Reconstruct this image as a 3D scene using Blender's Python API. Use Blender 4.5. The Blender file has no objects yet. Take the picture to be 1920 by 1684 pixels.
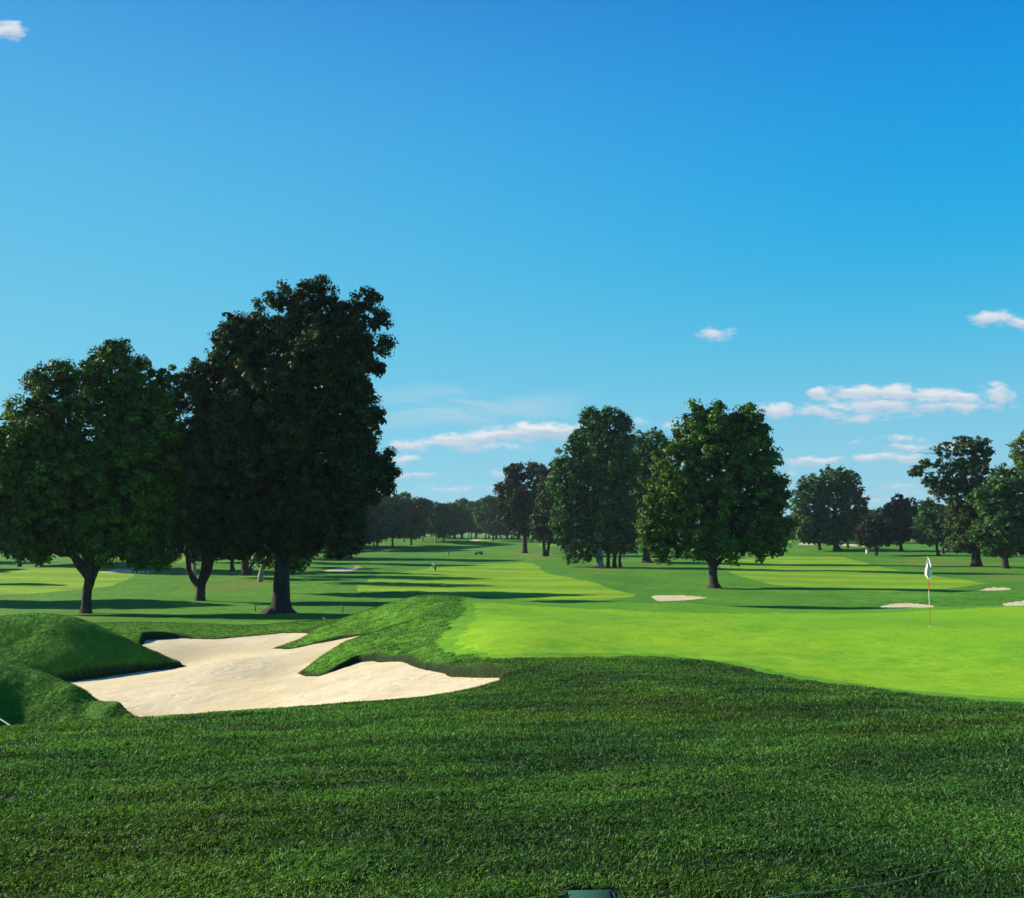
import bpy, math, random
import numpy as np
from mathutils import Vector

# ------------------------------------------------------------------ scene, camera, light
S = bpy.context.scene
COL = S.collection
CZ = 8.0                       # eye height above the datum
F = 1879.0; W0 = 1920.0; H0 = 1684.0
PITCH = math.radians(4.5)
cam = bpy.data.cameras.new('camera'); camo = bpy.data.objects.new('camera', cam); COL.objects.link(camo)
camo.location = (0, 0, CZ); camo.rotation_euler = (math.pi/2 + PITCH, 0, 0)
cam.sensor_width = 36.0; cam.lens = 36.0*F/W0; cam.clip_start = 0.1; cam.clip_end = 20000
S.camera = camo
S.view_settings.view_transform = 'Standard'; S.view_settings.look = 'None'
S.view_settings.exposure = 0.75; S.view_settings.gamma = 1.0
S.view_settings.use_curve_mapping = False
S.cycles.max_bounces = 6; S.cycles.diffuse_bounces = 3; S.cycles.transmission_bounces = 3
S.cycles.transparent_max_bounces = 6; S.cycles.use_denoising = True

SUN_EL = math.radians(24.0)
SUN_AZ = math.radians(-69.0)   # from +Y (forward), negative = to the left
sd = Vector((math.sin(SUN_AZ)*math.cos(SUN_EL), math.cos(SUN_AZ)*math.cos(SUN_EL), math.sin(SUN_EL)))
sl = bpy.data.lights.new('sun', 'SUN'); sl.energy = 5.0; sl.angle = math.radians(0.5); sl.color = (1.0, 0.90, 0.74)
slo = bpy.data.objects.new('sun', sl); COL.objects.link(slo)
slo.rotation_euler = sd.to_track_quat('Z', 'Y').to_euler(); slo.location = (-60, 20, 60)

def ray(px, py):
    u = (np.asarray(px, float) - W0/2)/F; v = (H0/2 - np.asarray(py, float))/F
    Y = math.cos(PITCH) - v*math.sin(PITCH); Z = math.sin(PITCH) + v*math.cos(PITCH)
    return u/Y, Z/Y
def P(px, py, d):
    a, b = ray(px, py); return (float(a*d), float(d), float(b*d))

# ---- node helper
class NT:
    def __init__(s, tree): s.t = tree; s.n = tree.nodes; s.l = tree.links
    def new(s, typ, **k):
        n = s.n.new(typ)
        for a, b in k.items(): setattr(n, a, b)
        return n
    def inp(s, sock, val):
        if isinstance(val, bpy.types.NodeSocket): s.l.new(val, sock)
        else: sock.default_value = val
    def math(s, op, a, b=0.0, c=0.0, clamp=False):
        n = s.new('ShaderNodeMath', operation=op, use_clamp=clamp)
        s.inp(n.inputs[0], a); s.inp(n.inputs[1], b); s.inp(n.inputs[2], c); return n.outputs[0]
    def vmath(s, op, a, b=(0,0,0), out=0):
        n = s.new('ShaderNodeVectorMath', operation=op)
        s.inp(n.inputs[0], a); s.inp(n.inputs[1], b); return n.outputs[out]
    def noise(s, vec, scale, detail=3, rough=0.55, dist=0.0):
        n = s.new('ShaderNodeTexNoise'); s.inp(n.inputs['Vector'], vec)
        n.inputs['Scale'].default_value = scale; n.inputs['Detail'].default_value = detail
        n.inputs['Roughness'].default_value = rough; n.inputs['Distortion'].default_value = dist
        return n.outputs['Fac']
    def mix(s, fac, a, b, blend='MIX'):
        n = s.new('ShaderNodeMix', data_type='RGBA', blend_type=blend)
        s.inp(n.inputs[0], fac)
        for i, x in ((6, a), (7, b)):
            s.inp(n.inputs[i], x if isinstance(x, bpy.types.NodeSocket) else (*x, 1.0)[:4])
        return n.outputs[2]
    def ramp(s, fac, lo, hi):
        n = s.new('ShaderNodeMapRange'); n.interpolation_type = 'SMOOTHSTEP'
        s.inp(n.inputs[0], fac); n.inputs[1].default_value = lo; n.inputs[2].default_value = hi
        return n.outputs[0]

# ------------------------------------------------------------------ sky
world = bpy.data.worlds.new('World'); S.world = world; world.use_nodes = True
world.node_tree.nodes.clear()
w = NT(world.node_tree)
out = w.new('ShaderNodeOutputWorld'); bg = w.new('ShaderNodeBackground'); bg.inputs[1].default_value = 0.115
w.l.new(bg.outputs[0], out.inputs[0])
sky = w.new('ShaderNodeTexSky'); sky.sky_type = 'NISHITA'; sky.sun_disc = False
sky.sun_elevation = SUN_EL; sky.sun_rotation = SUN_AZ; sky.altitude = 50; sky.air_density = 1.0
sky.dust_density = 0.35; sky.ozone_density = 3.0
tc = w.new('ShaderNodeTexCoord')
hs = w.new('ShaderNodeHueSaturation'); hs.inputs['Saturation'].default_value = 1.15
hs.inputs['Hue'].default_value = 0.5
w.l.new(sky.outputs[0], hs.inputs['Color'])
tint0 = w.mix(1.0, hs.outputs[0], (0.66, 1.04, 1.10), 'MULTIPLY')
sep = w.new('ShaderNodeSeparateXYZ'); w.l.new(tc.outputs['Generated'], sep.inputs[0])
ysafe = w.math('MAXIMUM', sep.outputs[1], 0.05)
ax = w.math('DIVIDE', sep.outputs[0], ysafe); az = w.math('DIVIDE', sep.outputs[2], ysafe)
cmb = w.new('ShaderNodeCombineXYZ'); w.l.new(ax, cmb.inputs[0]); w.l.new(az, cmb.inputs[1])
pv = cmb.outputs[0]
wn = w.new('ShaderNodeTexNoise'); w.l.new(pv, wn.inputs['Vector']); wn.inputs['Scale'].default_value = 28; wn.inputs['Detail'].default_value = 3
warp = w.vmath('MULTIPLY', w.vmath('SUBTRACT', wn.outputs['Color'], (0.5,0.5,0.5)), (0.030, 0.016, 0.0))
pw = w.vmath('ADD', pv, warp)
cr = w.new('ShaderNodeValToRGB'); w.l.new(w.math('MAXIMUM', sep.outputs[2], 0.0), cr.inputs[0]); cr.color_ramp.interpolation = 'B_SPLINE'
stops = [(0.0,(2.0,3.35,3.95)),(.05,(1.55,3.2,3.95)),(.15,(.55,2.75,4.1)),(.255,(.10,2.2,4.0)),(.37,(.05,1.72,3.95)),(.48,(.02,1.16,3.55)),(.62,(.02,.62,2.3)),(1.0,(.02,.30,1.2))]
el_ = cr.color_ramp.elements
while len(el_) < len(stops): el_.new(.5)
for e_, (p_, c_) in zip(el_, stops): e_.position = p_; e_.color = (c_[0]/4, c_[1]/4, c_[2]/4, 1)
grad = w.vmath('SCALE', cr.outputs[0]); grad.node.inputs['Scale'].default_value = 4.0
side = w.vmath('DOT_PRODUCT', tc.outputs['Generated'], (math.sin(SUN_AZ)*.94, math.cos(SUN_AZ)*.94, .3), out=1)
grad = w.mix(w.math('MULTIPLY', w.math('MULTIPLY', w.ramp(side, -.05, .9), .62), w.ramp(sep.outputs[2], .75, .05)), grad, (1.2, 3.25, 4.2))
tint = w.mix(.02, grad, tint0)
# clouds: centre x,y (photo pixels give a direction in the sky), half width, half height, strength
clouds = [(12,60,44,24,1.0),(1343,626,38,14,.62),(1862,600,52,18,.9),(1915,607,50,13,.7),
 (1452,772,48,18,.95),(1545,772,70,14,.7),(1610,782,90,13,.55),(1540,742,28,14,1.0),(1612,738,60,20,1.05),(1680,736,55,22,1.05),
 (1745,742,70,17,.9),(1800,745,55,14,1.0),(1868,742,40,32,.6),(1650,762,150,20,.75),(1790,762,120,16,.7),
 (765,832,55,13,.85),(850,826,75,17,.95),(930,818,85,17,1.05),(1010,806,75,20,1.1),(1050,806,60,20,.9),(900,838,130,11,.6),
 (760,860,45,13,.75),(790,893,55,7,.6),(925,888,25,8,.55),(1205,788,22,10,.45),(1262,795,26,12,.45),
 (1500,868,50,12,.55),(1540,862,60,9,.75),(1625,862,40,12,.8),(1690,858,60,12,.8),(1690,822,55,12,.55),(1700,838,60,10,.7),(1790,835,70,9,.6),(1600,828,25,9,.35),
 (1690,912,40,9,.35),(1480,885,35,7,.4),(1700,925,60,8,.3),(860,918,120,8,.38),(1640,935,110,8,.32),(1010,800,120,10,.5)]
acc = None; shade = None
for (cx, cy, hw, hh, st) in clouds:
    a, b = ray(cx, cy)
    dlt = w.vmath('SUBTRACT', pw, (float(a), float(b), 0))
    q = w.vmath('MULTIPLY', dlt, (F/hw/1.15, F/hh/1.15, 0))
    ln = w.vmath('LENGTH', q, out=1)
    m = w.math('MULTIPLY', w.math('SUBTRACT', 1.0, ln, clamp=True), st)
    acc = m if acc is None else w.math('MAXIMUM', acc, m)
    if acc is not None:
        sq = w.new('ShaderNodeSeparateXYZ'); w.l.new(q, sq.inputs[0])
        sv = w.math('MULTIPLY', m, sq.outputs[1])
        shade = sv if shade is None else w.math('ADD', shade, sv)
cn = w.noise(w.vmath('MULTIPLY', pv, (1.0, 2.3, 0)), 58, 7, 0.66)
dens = w.math('ADD', w.math('MULTIPLY', acc, 1.62), w.math('MULTIPLY', w.math('SUBTRACT', cn, 0.56), 2.6))
gate = w.ramp(acc, 0.0, 0.14)
alpha = w.math('MULTIPLY', w.math('MULTIPLY', w.ramp(dens, -0.08, 0.95), gate), 0.9)
# thin streaky cirrus
cz = w.vmath('MULTIPLY', pv, (1.0, 5.0, 0))
ci = w.noise(cz, 7.5, 5, 0.6, 0.8)
a, b = ray(880, 765)
lw = w.vmath('LENGTH', w.vmath('MULTIPLY', w.vmath('SUBTRACT', pv, (float(a), float(b), 0)), (F/300, F/55, 0)), out=1)
cir = w.math('MULTIPLY', w.math('MULTIPLY', w.ramp(ci, 0.36, 0.66), w.math('SUBTRACT', 1.0, lw, clamp=True)), 0.8)
lit = w.ramp(shade, -0.35, 0.45)
cc = w.mix(lit, (2.5, 3.1, 3.8), (4.7, 4.6, 4.6))
skyc = w.mix(cir, tint, (2.6, 3.5, 4.1))
skyc = w.mix(alpha, skyc, cc)
w.l.new(skyc, bg.inputs[0])

# ------------------------------------------------------------------ numeric helpers
rng = np.random.default_rng(7)
def sm(a, b, x):
    t = np.clip((x-a)/(b-a), 0, 1); return t*t*(3-2*t)
def vnoise(x, y, seed=0):
    xi = np.floor(x).astype(np.int64); yi = np.floor(y).astype(np.int64)
    xf = x-xi; yf = y-yi; xf = xf*xf*(3-2*xf); yf = yf*yf*(3-2*yf)
    def h(i, j):
        n = (i*374761393 + j*668265263 + seed*974634777) & 0xffffffff
        n = ((n ^ (n >> 13))*1274126177) & 0xffffffff
        return ((n ^ (n >> 16)) & 0xffff)/65535.0
    a = h(xi, yi); b = h(xi+1, yi); c = h(xi, yi+1); d = h(xi+1, yi+1)
    return (a*(1-xf)+b*xf)*(1-yf) + (c*(1-xf)+d*xf)*yf
def fbm(x, y, o=3, seed=0):
    s = 0; a = 0.5; t = 0
    for k in range(o):
        s = s + a*vnoise(x*2**k, y*2**k, seed+k); t += a; a *= .5
    return s/t

class TPS:
    def __init__(s, pts):
        p = np.array(pts, float); s.c = p[:, :2]/10.0; n = len(p)
        r = np.linalg.norm(s.c[:, None]-s.c[None], axis=2)
        K = s.k(r); Q = np.hstack([np.ones((n, 1)), s.c])
        A = np.zeros((n+3, n+3)); A[:n, :n] = K + np.eye(n)*1e-4; A[:n, n:] = Q; A[n:, :n] = Q.T
        s.w = np.linalg.solve(A, np.concatenate([p[:, 2], np.zeros(3)]))
    @staticmethod
    def k(r): return r*r*np.log(r+1e-9)
    def __call__(s, X, Y):
        X = np.atleast_1d(np.asarray(X, float)); sh = X.shape
        q = np.stack([X.ravel(), np.asarray(Y, float).ravel()], 1)/10.0
        o = np.empty(len(q)); n = len(s.c)
        for i in range(0, len(q), 40000):
            b = q[i:i+40000]
            r = np.sqrt(((b[:, None]-s.c[None])**2).sum(2))
            o[i:i+40000] = s.k(r)@s.w[:n] + s.w[n] + b@s.w[n+1:]
        return o.reshape(sh)

# ------------------------------------------------------------------ terrain (z relative to the eye)
Gp = []
fgY = [2, 3, 4.35, 6, 8, 10, 12, 14, 16, 20, 24]; fgZ = [-1.40, -1.46, -1.55, -1.72, -1.93, -2.12, -2.29, -2.44, -2.58, -2.79, -2.97]
def fg(Y): return float(np.interp(Y, fgY, fgZ))
for Y in (2, 4.4, 6.5, 9):
    for X in (-9, -5, -2, 1, 4, 8): Gp.append((X, Y, fg(Y)))
Gp += [(12, 10, -2.15), (-12, 10, -2.12), (3.5, 12, -2.28), (7.5, 12, -2.30), (0.5, 13, -2.36), (-3, 11.5, -2.24)]
V = [  # visible points: photo pixel + distance
 (0,1370,11.5),(300,1349,12.3),(600,1328,14),(780,1312,15.5),(930,1292,17),(1000,1275,17.5),(1080,1262,18.8),
 (1920,1315,16),(1700,1298,17),(1500,1265,19.5),(1350,1240,22),(1250,1229,24),(1150,1230,24),(1050,1232,23.6),(960,1236,23),
 (1744,1176,31.5),(1400,1190,29.5),(1100,1190,28.5),(1900,1220,24),(1600,1215,26),(880,1190,28.2),
 (1920,1136,41),(1740,1139,41),(1600,1146,40.5),(1500,1147,40),(1400,1142,40.5),(1300,1134,41),(1200,1132,41.5),(1100,1131,41.5),(1000,1129,41),(900,1125,40.5),
 (1000,1150,36),(1300,1160,35.5),(1600,1163,35.5),(1850,1160,35),
 (870,1124,39.8),(862,1155,34.5),(838,1180,31),(815,1204,28),(860,1225,25.5),
 # centre mound
 (810,1116,42),(770,1120,41.5),(790,1140,38),(740,1131,41),(680,1151,40.5),(600,1181,39.5),(540,1203,38.7),(506,1214,38.3),
 (570,1205,38),(630,1192,37.7),(690,1184,37.5),(725,1176,37.2),
 (780,1165,35),(760,1178,34.3),(720,1184,34.2),(690,1192,33.8),(655,1208,33),(620,1228,32.3),(585,1247,31.8),(562,1261,31.5),
 (600,1254,31),(650,1235,30.5),(690,1227,29.8),(750,1229,27.8),(790,1235,26.6),(830,1240,25.35),(890,1241,23.7),(935,1241,22.4),(955,1247,21.6),(953,1262,20.5),(760,1205,31),(800,1215,28.8),
 # mound A
 (0,1160,37),(50,1157,37),(95,1156,37),(130,1161,36.9),(165,1170,36.9),(197,1181,36.9),(230,1194,36.9),(262,1208,36.9),(295,1222,36.8),(340,1242,36.5),(0,1190,36.2),(60,1192,36.2),(120,1200,36.0),(170,1215,35.9),(230,1229,36.0),(0,1225,35.3),(60,1232,35.2),(120,1236,35.2),(180,1243,35.3),(20,1272,34.2),(120,1271,34.7),(200,1262,35.2),(280,1251,36.0),
 (0,1174,39.2),(95,1170,39),(165,1184,38.8),(230,1209,38.4),(290,1236,37.4),(60,1172,40.5),(180,1192,40.5),(335,1262,38),
 # mound B
 (0,1262,29),(80,1286,28.6),(150,1310,28),(215,1340,26.6),
 (0,1243,27),(75,1264,26.6),(145,1288,26),(215,1320,25),(265,1347,24.1),(35,1318,25.65),(110,1325,25.4),(0,1366,25),(75,1362,25),(150,1358,24.8),(220,1354,24.5),
 # behind the bunker
 (250,1193,43.5),(400,1195,43.5),(560,1184,43.5),(300,1180,46),(560,1172,46),(300,1167,49.5),(560,1165,49.5),
]
for px, py, d in V: Gp.append(P(px, py, d))
Gp += [(-26,37,-3.1),(-26,32,-4.3),(-20,27,-3.6),(-19,22,-4.1),(-14,18,-3.9),(-12,22.3,-4.7),(-9.5,19.5,-4.15),(-8.5,15.5,-3.35),(-6,16,-3.2),(-3.2,17.5,-3.15),(-5.5,20,-3.95),(-2.2,20,-3.5),
       (-9,12.6,-2.6),(-14,14,-2.8),(-20,42,-4.0),(-26,42,-3.9),(-14.5,41.5,-4.25),(-24,48,-4.55),(-16,48,-4.6),(-12,50,-4.75),(-24,55,-5.0),(-14,56,-5.05),(-4,55,-5.0),
       (-4.0,46.5,-3.9),(-1.5,46,-3.8),(4,46,-3.7),(10,46,-3.75),(16,46,-3.8),(24,46,-3.85),(1,50,-4.4),(9,50,-4.2),(18,50,-4.15),(26,50,-4.15),(0,56,-4.75),(10,56,-4.5),(22,56,-4.45),
       (14,15,-2.6),(16,24,-2.9),(22,34,-3.0),(26,41,-3.1),(-30,20,-3.6),(30,20,-2.8),(30,56,-4.45),(-30,56,-4.8)]
G = TPS(Gp)
Sp = [P(*q) for q in [(280,1350,24.6),(500,1190,43),(300,1194,42.6),(345,1243,36.5),(120,1272,34.7),(500,1216,38.2),(562,1264,31.4),(640,1240,31.5),
      (600,1215,36),(690,1191,36.8),(700,1243,29.4),(760,1240,27.5),(830,1258,25),(880,1269,23.2),(938,1273,21.4),(600,1328,21.5),(750,1312,20),(400,1290,28),(420,1240,34),(700,1290,24)]]
Sp += [P(290,1204,40.8), P(302,1222,38.6), (-18,34,-5.1),(-12,24,-4.6),(-20,38,-4.6)]
Sp = [(x, y, z-(.13 if (x < -11 and 33 < y < 37.5) else 0)) for x, y, z in Sp]
Ssand = TPS(Sp)

def bisect(fn, px, py, d0, d1, n=220):
    tx, tz = ray(px, py); ds = np.linspace(d0, d1, n)
    f = fn(tx*ds, ds) - tz*ds
    k = np.where((f[:-1] < 0) & (f[1:] >= 0))[0]
    if len(k) == 0: j = int(np.argmin(np.abs(f))); return (float(tx*ds[j]), float(ds[j]))
    i = k[0]; t = -f[i]/(f[i+1]-f[i]); d = ds[i]+t*(ds[i+1]-ds[i]); return (float(tx*d), float(d))

main_px = [(276,1200),(330,1197),(400,1199),(470,1193),(530,1187),(575,1187),(600,1190),(560,1203),(508,1216),(540,1218),(590,1208),(640,1198),(697,1189),
           (655,1209),(620,1228),(585,1247),(558,1262),(575,1268),(600,1267),(640,1254),(672,1243),(700,1240),(740,1241),(780,1249),(820,1262),(850,1268),(890,1270),(932,1270),(940,1276),(932,1288)]
def inpoly(poly, X, Y):
    poly = np.asarray(poly); x0, y0 = poly.min(0); x1, y1 = poly.max(0)
    res = np.zeros(X.shape, bool); m = (X >= x0) & (X <= x1) & (Y >= y0) & (Y <= y1)
    if not m.any(): return res
    x = X[m]; y = Y[m]; r = np.zeros(x.shape, bool); n = len(poly)
    for i in range(n):
        xa, ya = poly[i]; xb, yb = poly[i-1]
        c = ((ya > y) != (yb > y)) & (x < (xb-xa)*(y-ya)/((yb-ya) if yb != ya else 1e-9)+xa)
        r ^= c
    res[m] = r; return res
def polydist(poly, X, Y):
    poly = np.asarray(poly); d = np.full(X.shape, 1e9)
    for i in range(len(poly)):
        a = poly[i-1]; b = poly[i]; e = b-a; L = (e*e).sum()+1e-12
        t = np.clip(((X-a[0])*e[0]+(Y-a[1])*e[1])/L, 0, 1)
        d = np.minimum(d, (X-a[0]-t*e[0])**2+(Y-a[1]-t*e[1])**2)
    return np.sqrt(d)
def dense(poly, step, amp, seed):
    o = []; n = len(poly)
    for i in range(n):
        a = np.array(poly[i]); b = np.array(poly[(i+1) % n]); L = np.linalg.norm(b-a); k = max(1, int(L/step))
        nrm = np.array([-(b-a)[1], (b-a)[0]])/(L+1e-9)
        for j in range(k):
            q = a+(b-a)*j/k; o.append(q+nrm*amp*(float(vnoise(np.array([q[0]/step/2]), np.array([q[1]/step/2]), seed)[0])-.5))
    return o
def smooth(poly, k=6):
    p = np.array([q[:2] for q in poly], float); n = len(p); o = []
    for i in range(n):
        a, b, c, d = p[i-1], p[i], p[(i+1) % n], p[(i+2) % n]
        for j in range(k):
            t = j/k; o.append(.5*((2*b)+(c-a)*t+(2*a-5*b+4*c-d)*t*t+(3*b-a-3*c+d)*t**3))
    return o
main_poly = [bisect(Ssand, x, y, 19, 48) for x, y in main_px]
main_poly += [(-1.0,18.6),(-3.2,19.6),(-6,21.0),(-8.2,22.2)]
main_poly += [P(283,1352,23.6)[:2], P(262,1340,24.7)[:2], P(200,1314,26.0)[:2], P(130,1286,27.3)[:2], (-15,29.4), (-21,31),(-21,34), P(60,1280,34.4)[:2], P(120,1272,34.7)[:2], P(190,1264,35.1)[:2],P(260,1254,35.8)[:2],P(325,1247,36.3)[:2],P(347,1243,36.5)[:2],
              P(330,1237,37.2)[:2],P(300,1222,38)[:2],P(262,1205,39.8)[:2]]
main_poly = dense(main_poly, .3, .16, 3)

LY = [48, 58, 66, 75, 85, 97, 110, 150, 200, 240, 300, 350, 400, 460, 520, 700, 1000]
LZ = [-4.65,-5.15,-5.60,-6.0,-6.36,-6.68,-6.68,-6.75,-6.95,-6.95,-6.55,-5.9,-5.1,-4.9,-5.0,-6,-8]
RY = [48, 52, 58, 65, 75, 90, 110, 150, 200, 250, 300, 400, 500, 700, 1000]
RZ = [-3.95,-4.25,-4.55,-4.95,-5.4,-6.0,-6.45,-6.75,-6.7,-6.5,-6.3,-6.0,-5.8,-7,-9]
bumps = []   # X, Y, h, rx, ry
def addbump(px, d, h, rx, ry):
    tx, _ = ray(px, 1050); bumps.append((float(tx*d), d, h, rx, ry))
addbump(985, 285, 1.1, 16, 14); addbump(1090, 320, 1.4, 18, 16); addbump(810, 395, 1.3, 8, 8)
addbump(1690, 63.5, .45, 6, 3.2); addbump(1905, 63, .55, 5, 3); addbump(1860, 86, .5, 6, 4)
addbump(1275, 93, .35, 5, 4); addbump(650, 168, .5, 10, 7); addbump(260, 172, .9, 16, 10); addbump(880, 372, .9, 14, 10)
addbump(1515, 292, .8, 12, 8); addbump(1600, 280, .7, 14, 8); addbump(450, 235, .9, 26, 12)
addbump(1450, 70, -.25, 8, 5); addbump(1150, 120, .35, 18, 12); addbump(1700, 120, -.3, 20, 12); addbump(350, 110, -.25, 14, 10); addbump(560, 95, .2, 12, 7)
def hraw(X, Y):
    X = np.asarray(X, float); Y = np.asarray(Y, float)
    t = sm(-4, 8, X*60/np.maximum(Y, 60))
    z = np.interp(Y, LY, LZ)*(1-t) + np.interp(Y, RY, RZ)*t
    for bx, by, h, rx, ry in bumps:
        z = z + h*np.exp(-((X-bx)/rx)**2-((Y-by)/ry)**2)
    z = z + (fbm(X/17+5, Y/17+9, 3, 11)-.5)*sm(46, 90, Y)*.7 + (fbm(X/60, Y/60, 2, 21)-.5)*sm(110, 300, Y)*1.6
    near = Y < 60
    if near.any():
        if near.all() and near.ndim == 0: pass
        g = G(X[near], Y[near]); k = sm(49, 58, Y[near])
        far_out = sm(26, 40, np.abs(X[near])); gg = g
        z[near] = gg*(1-k) + z[near]*k
    return z
def height(X, Y):
    X = np.atleast_1d(np.asarray(X, float)); Y = np.atleast_1d(np.asarray(Y, float))
    X, Y = [a.copy() for a in np.broadcast_arrays(X, Y)]
    z = hraw(X, Y)
    m = (Y > 16) & (Y < 46) & (X > -23) & (X < 2)
    if m.any():
        x = X[m]; y = Y[m]; g = z[m]; s = Ssand(x, y)
        ins = inpoly(main_poly, x, y); dd = polydist(main_poly, x, y)
        k = sm(0.055, 0.16, np.where(ins, -dd, dd))
        gg = g + np.maximum(s+.03-g, 0)*sm(1.6, .5, dd)
        z[m] = np.where(ins, s, s*(1-k)+gg*k)
    z = z + (fbm(X*1.3, Y*1.3, 3, 5)-.5)*0.05*sm(60, 20, Y)
    z = z + (fbm(X/8+3, Y/5.0+8, 2, 77)-.5)*.30*sm(14, 20, Y)*sm(46, 38, Y)*sm(0, 3, X)
    return z
def hit(px, py, d0, d1, n=400):
    return bisect(lambda x, y: height(x, y), px, py, d0, d1, n)
def ground_at(X, Y): return float(height([X], [Y])[0]) + CZ
def base(px, py, d0=46, d1=600):
    x, y = hit(px, py, d0, d1, 900); return x, y, ground_at(x, y)

# zones as outlines on the ground -----------------------------------------
def zone(pts, d0, d1, n=500): return [hit(x, y, d0, d1, n) for x, y in pts]
def worldline(pts): return [P(x, y, d)[:2] for x, y, d in pts]
green_poly = worldline([(870,1124,41.2),(872,1140,37),(862,1155,34.5),(838,1180,31),(818,1202,28),(835,1218,26.3),(880,1230,24.8),(960,1236,23.2),(1050,1233,23.6),(1150,1229,24.2),(1250,1227,24.2),(1350,1240,22),(1430,1254,20.6),(1500,1266,19.3),(1600,1282,18.1),(1700,1298,17),(1800,1307,16.4),(1920,1316,15.8)])
green_poly += [(11,15.5),(16,18),(22,28),(25,42.5),(15,43),(8,43),(0,43)]
inner_green = worldline([(905,1142,38.5),(892,1170,32.5),(858,1198,28.3),(872,1216,26.2),(930,1229,24.3),(1050,1227,24.4),(1150,1223,25),(1250,1220,25),(1350,1232,22.9),(1500,1256,20.4),(1700,1287,18),(1920,1303,16.9)])
inner_green += [(13,18),(20,28),(22,39),(12,38.5),(6,37),(2,38)]
fair = {
 'left': zone([(-200,1066),(0,1066),(140,1064),(200,1070),(248,1076),(240,1086),(195,1101),(120,1108),(0,1116),(-200,1118)], 60, 320),
 'centre': zone([(672,1108),(672,1097),(690,1090),(700,1079),(760,1072),(850,1062),(900,1058),(980,1055),(1008,1061),(1020,1072),(1075,1084),(1130,1098),(1178,1112),(1188,1118),(1140,1125),(1080,1127),(960,1122),(850,1115),(700,1108)], 60, 400),
 'right': zone([(1370,1046),(1560,1044),(1610,1052),(1650,1062),(1740,1078),(1830,1091),(1850,1095),(1760,1104),(1690,1109),(1600,1107),(1470,1098),(1380,1078),(1350,1062)], 60, 400),
 'far': zone([(1050,1020),(1090,1014),(1060,1013),(1020,1017),(1005,1022)], 150, 500),
 'farleft': zone([(870,1017),(960,1011),(950,1007),(880,1013)], 150, 560),
 'back': zone([(300,1046),(345,1042),(345,1054),(290,1054)], 100, 500),
 'farright': zone([(1490,1016),(1480,1008),(1440,1010),(1450,1018)], 150, 500),
}
bunk = {
 'left_far': zone([(190,1073),(215,1067),(255,1066),(275,1063),(300,1060),(295,1065),(309,1068),(300,1073),(250,1075)], 100, 400),
 'mid': zone([(608,1071),(625,1066),(650,1063),(682,1063),(672,1067),(650,1071)], 100, 400),
 'behind_green': zone([(1222,1119),(1232,1117),(1275,1116),(1325,1120),(1300,1124),(1240,1127),(1228,1124)], 60, 300),
 'by_flag': zone([(1650,1138),(1672,1133),(1700,1131),(1735,1134),(1750,1138),(1700,1145),(1672,1142)], 48, 200),
 'right': zone([(1880,1134),(1898,1129),(1930,1126),(1980,1127),(2000,1134),(1920,1140)], 48, 200),
 'dry': zone([(1832,1107),(1850,1103),(1882,1102),(1895,1105),(1870,1107)], 60, 300),
 'far': zone([(868,1016),(885,1012),(905,1011),(898,1014)], 200, 560),
 'far_right': zone([(1496,1021),(1510,1017),(1532,1017),(1530,1022)], 150, 500),
 'far_strip': zone([(1572,1021),(1610,1021),(1650,1024),(1620,1025),(1590,1024)], 150, 500),
 'under_trees': zone([(396,1045),(415,1041),(500,1040),(500,1044),(430,1046)], 120, 500),
 'streak': zone([(698,1034),(715,1032),(732,1033),(715,1035)], 150, 500),
}
dry_px = [(430,1098,60,9,.75),(470,1078,26,4,.8),(372,1080,22,5,.5),(983,1039,40,5,.8),(1020,1045,40,5,.6),(1125,1067,34,4,.9),(1212,1056,30,4,.5),(1338,1106,30,5,.25),(1840,1066,60,4,.55),(1880,1080,60,6,.6),(1770,1052,90,6,.6),
          (170,1156,46,6,.5),(490,1094,30,3,.6),(1145,1068,30,3,.5),(1230,1066,40,3,.4),(805,1010,18,4,.6),(640,1042,80,4,.35),(760,1140,30,12,.35),(1745,1060,30,6,.6)]
dry_sp = []
for x, y, rx, ry, s in dry_px:
    X, Y = hit(x, y, 47, 500); e = abs(hit(x, y+ry, 47, 500)[1]-Y)+.5
    dry_sp.append((X, Y, rx*Y/F, min(e, 14), s))

# grid --------------------------------------------------------------------
def link(o, parent=None):
    COL.objects.link(o)
    if parent is not None: o.parent = parent
    return o
def tag(o, label=None, cat=None, group=None, kind=None):
    if label: o['label'] = label
    if cat: o['category'] = cat
    if group: o['group'] = group
    if kind: o['kind'] = kind
    return o
def mesh_np(name, verts, faces, mat=None, smooth=True, parent=None, col=None, colname='tone', loc=None):
    me = bpy.data.meshes.new(name); v = np.asarray(verts, np.float32); f = np.asarray(faces, np.int32); k = f.shape[1]
    me.vertices.add(len(v)); me.vertices.foreach_set('co', v.ravel())
    me.loops.add(f.size); me.loops.foreach_set('vertex_index', f.ravel())
    me.polygons.add(len(f)); me.polygons.foreach_set('loop_start', np.arange(0, f.size, k, dtype=np.int32))
    me.polygons.foreach_set('loop_total', np.full(len(f), k, np.int32))
    me.polygons.foreach_set('use_smooth', np.full(len(f), smooth, bool))
    if mat: me.materials.append(mat)
    me.update(calc_edges=True)
    if col is not None:
        c = np.asarray(col, np.float32)
        at = me.attributes.new(colname, 'FLOAT_COLOR', 'POINT')
        at.data.foreach_set('color', np.hstack([c, np.ones((len(c), 1), np.float32)]).astype(np.float32).ravel())
    o = bpy.data.objects.new(name, me)
    if loc is not None: o.location = loc
    return link(o, parent)

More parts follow.
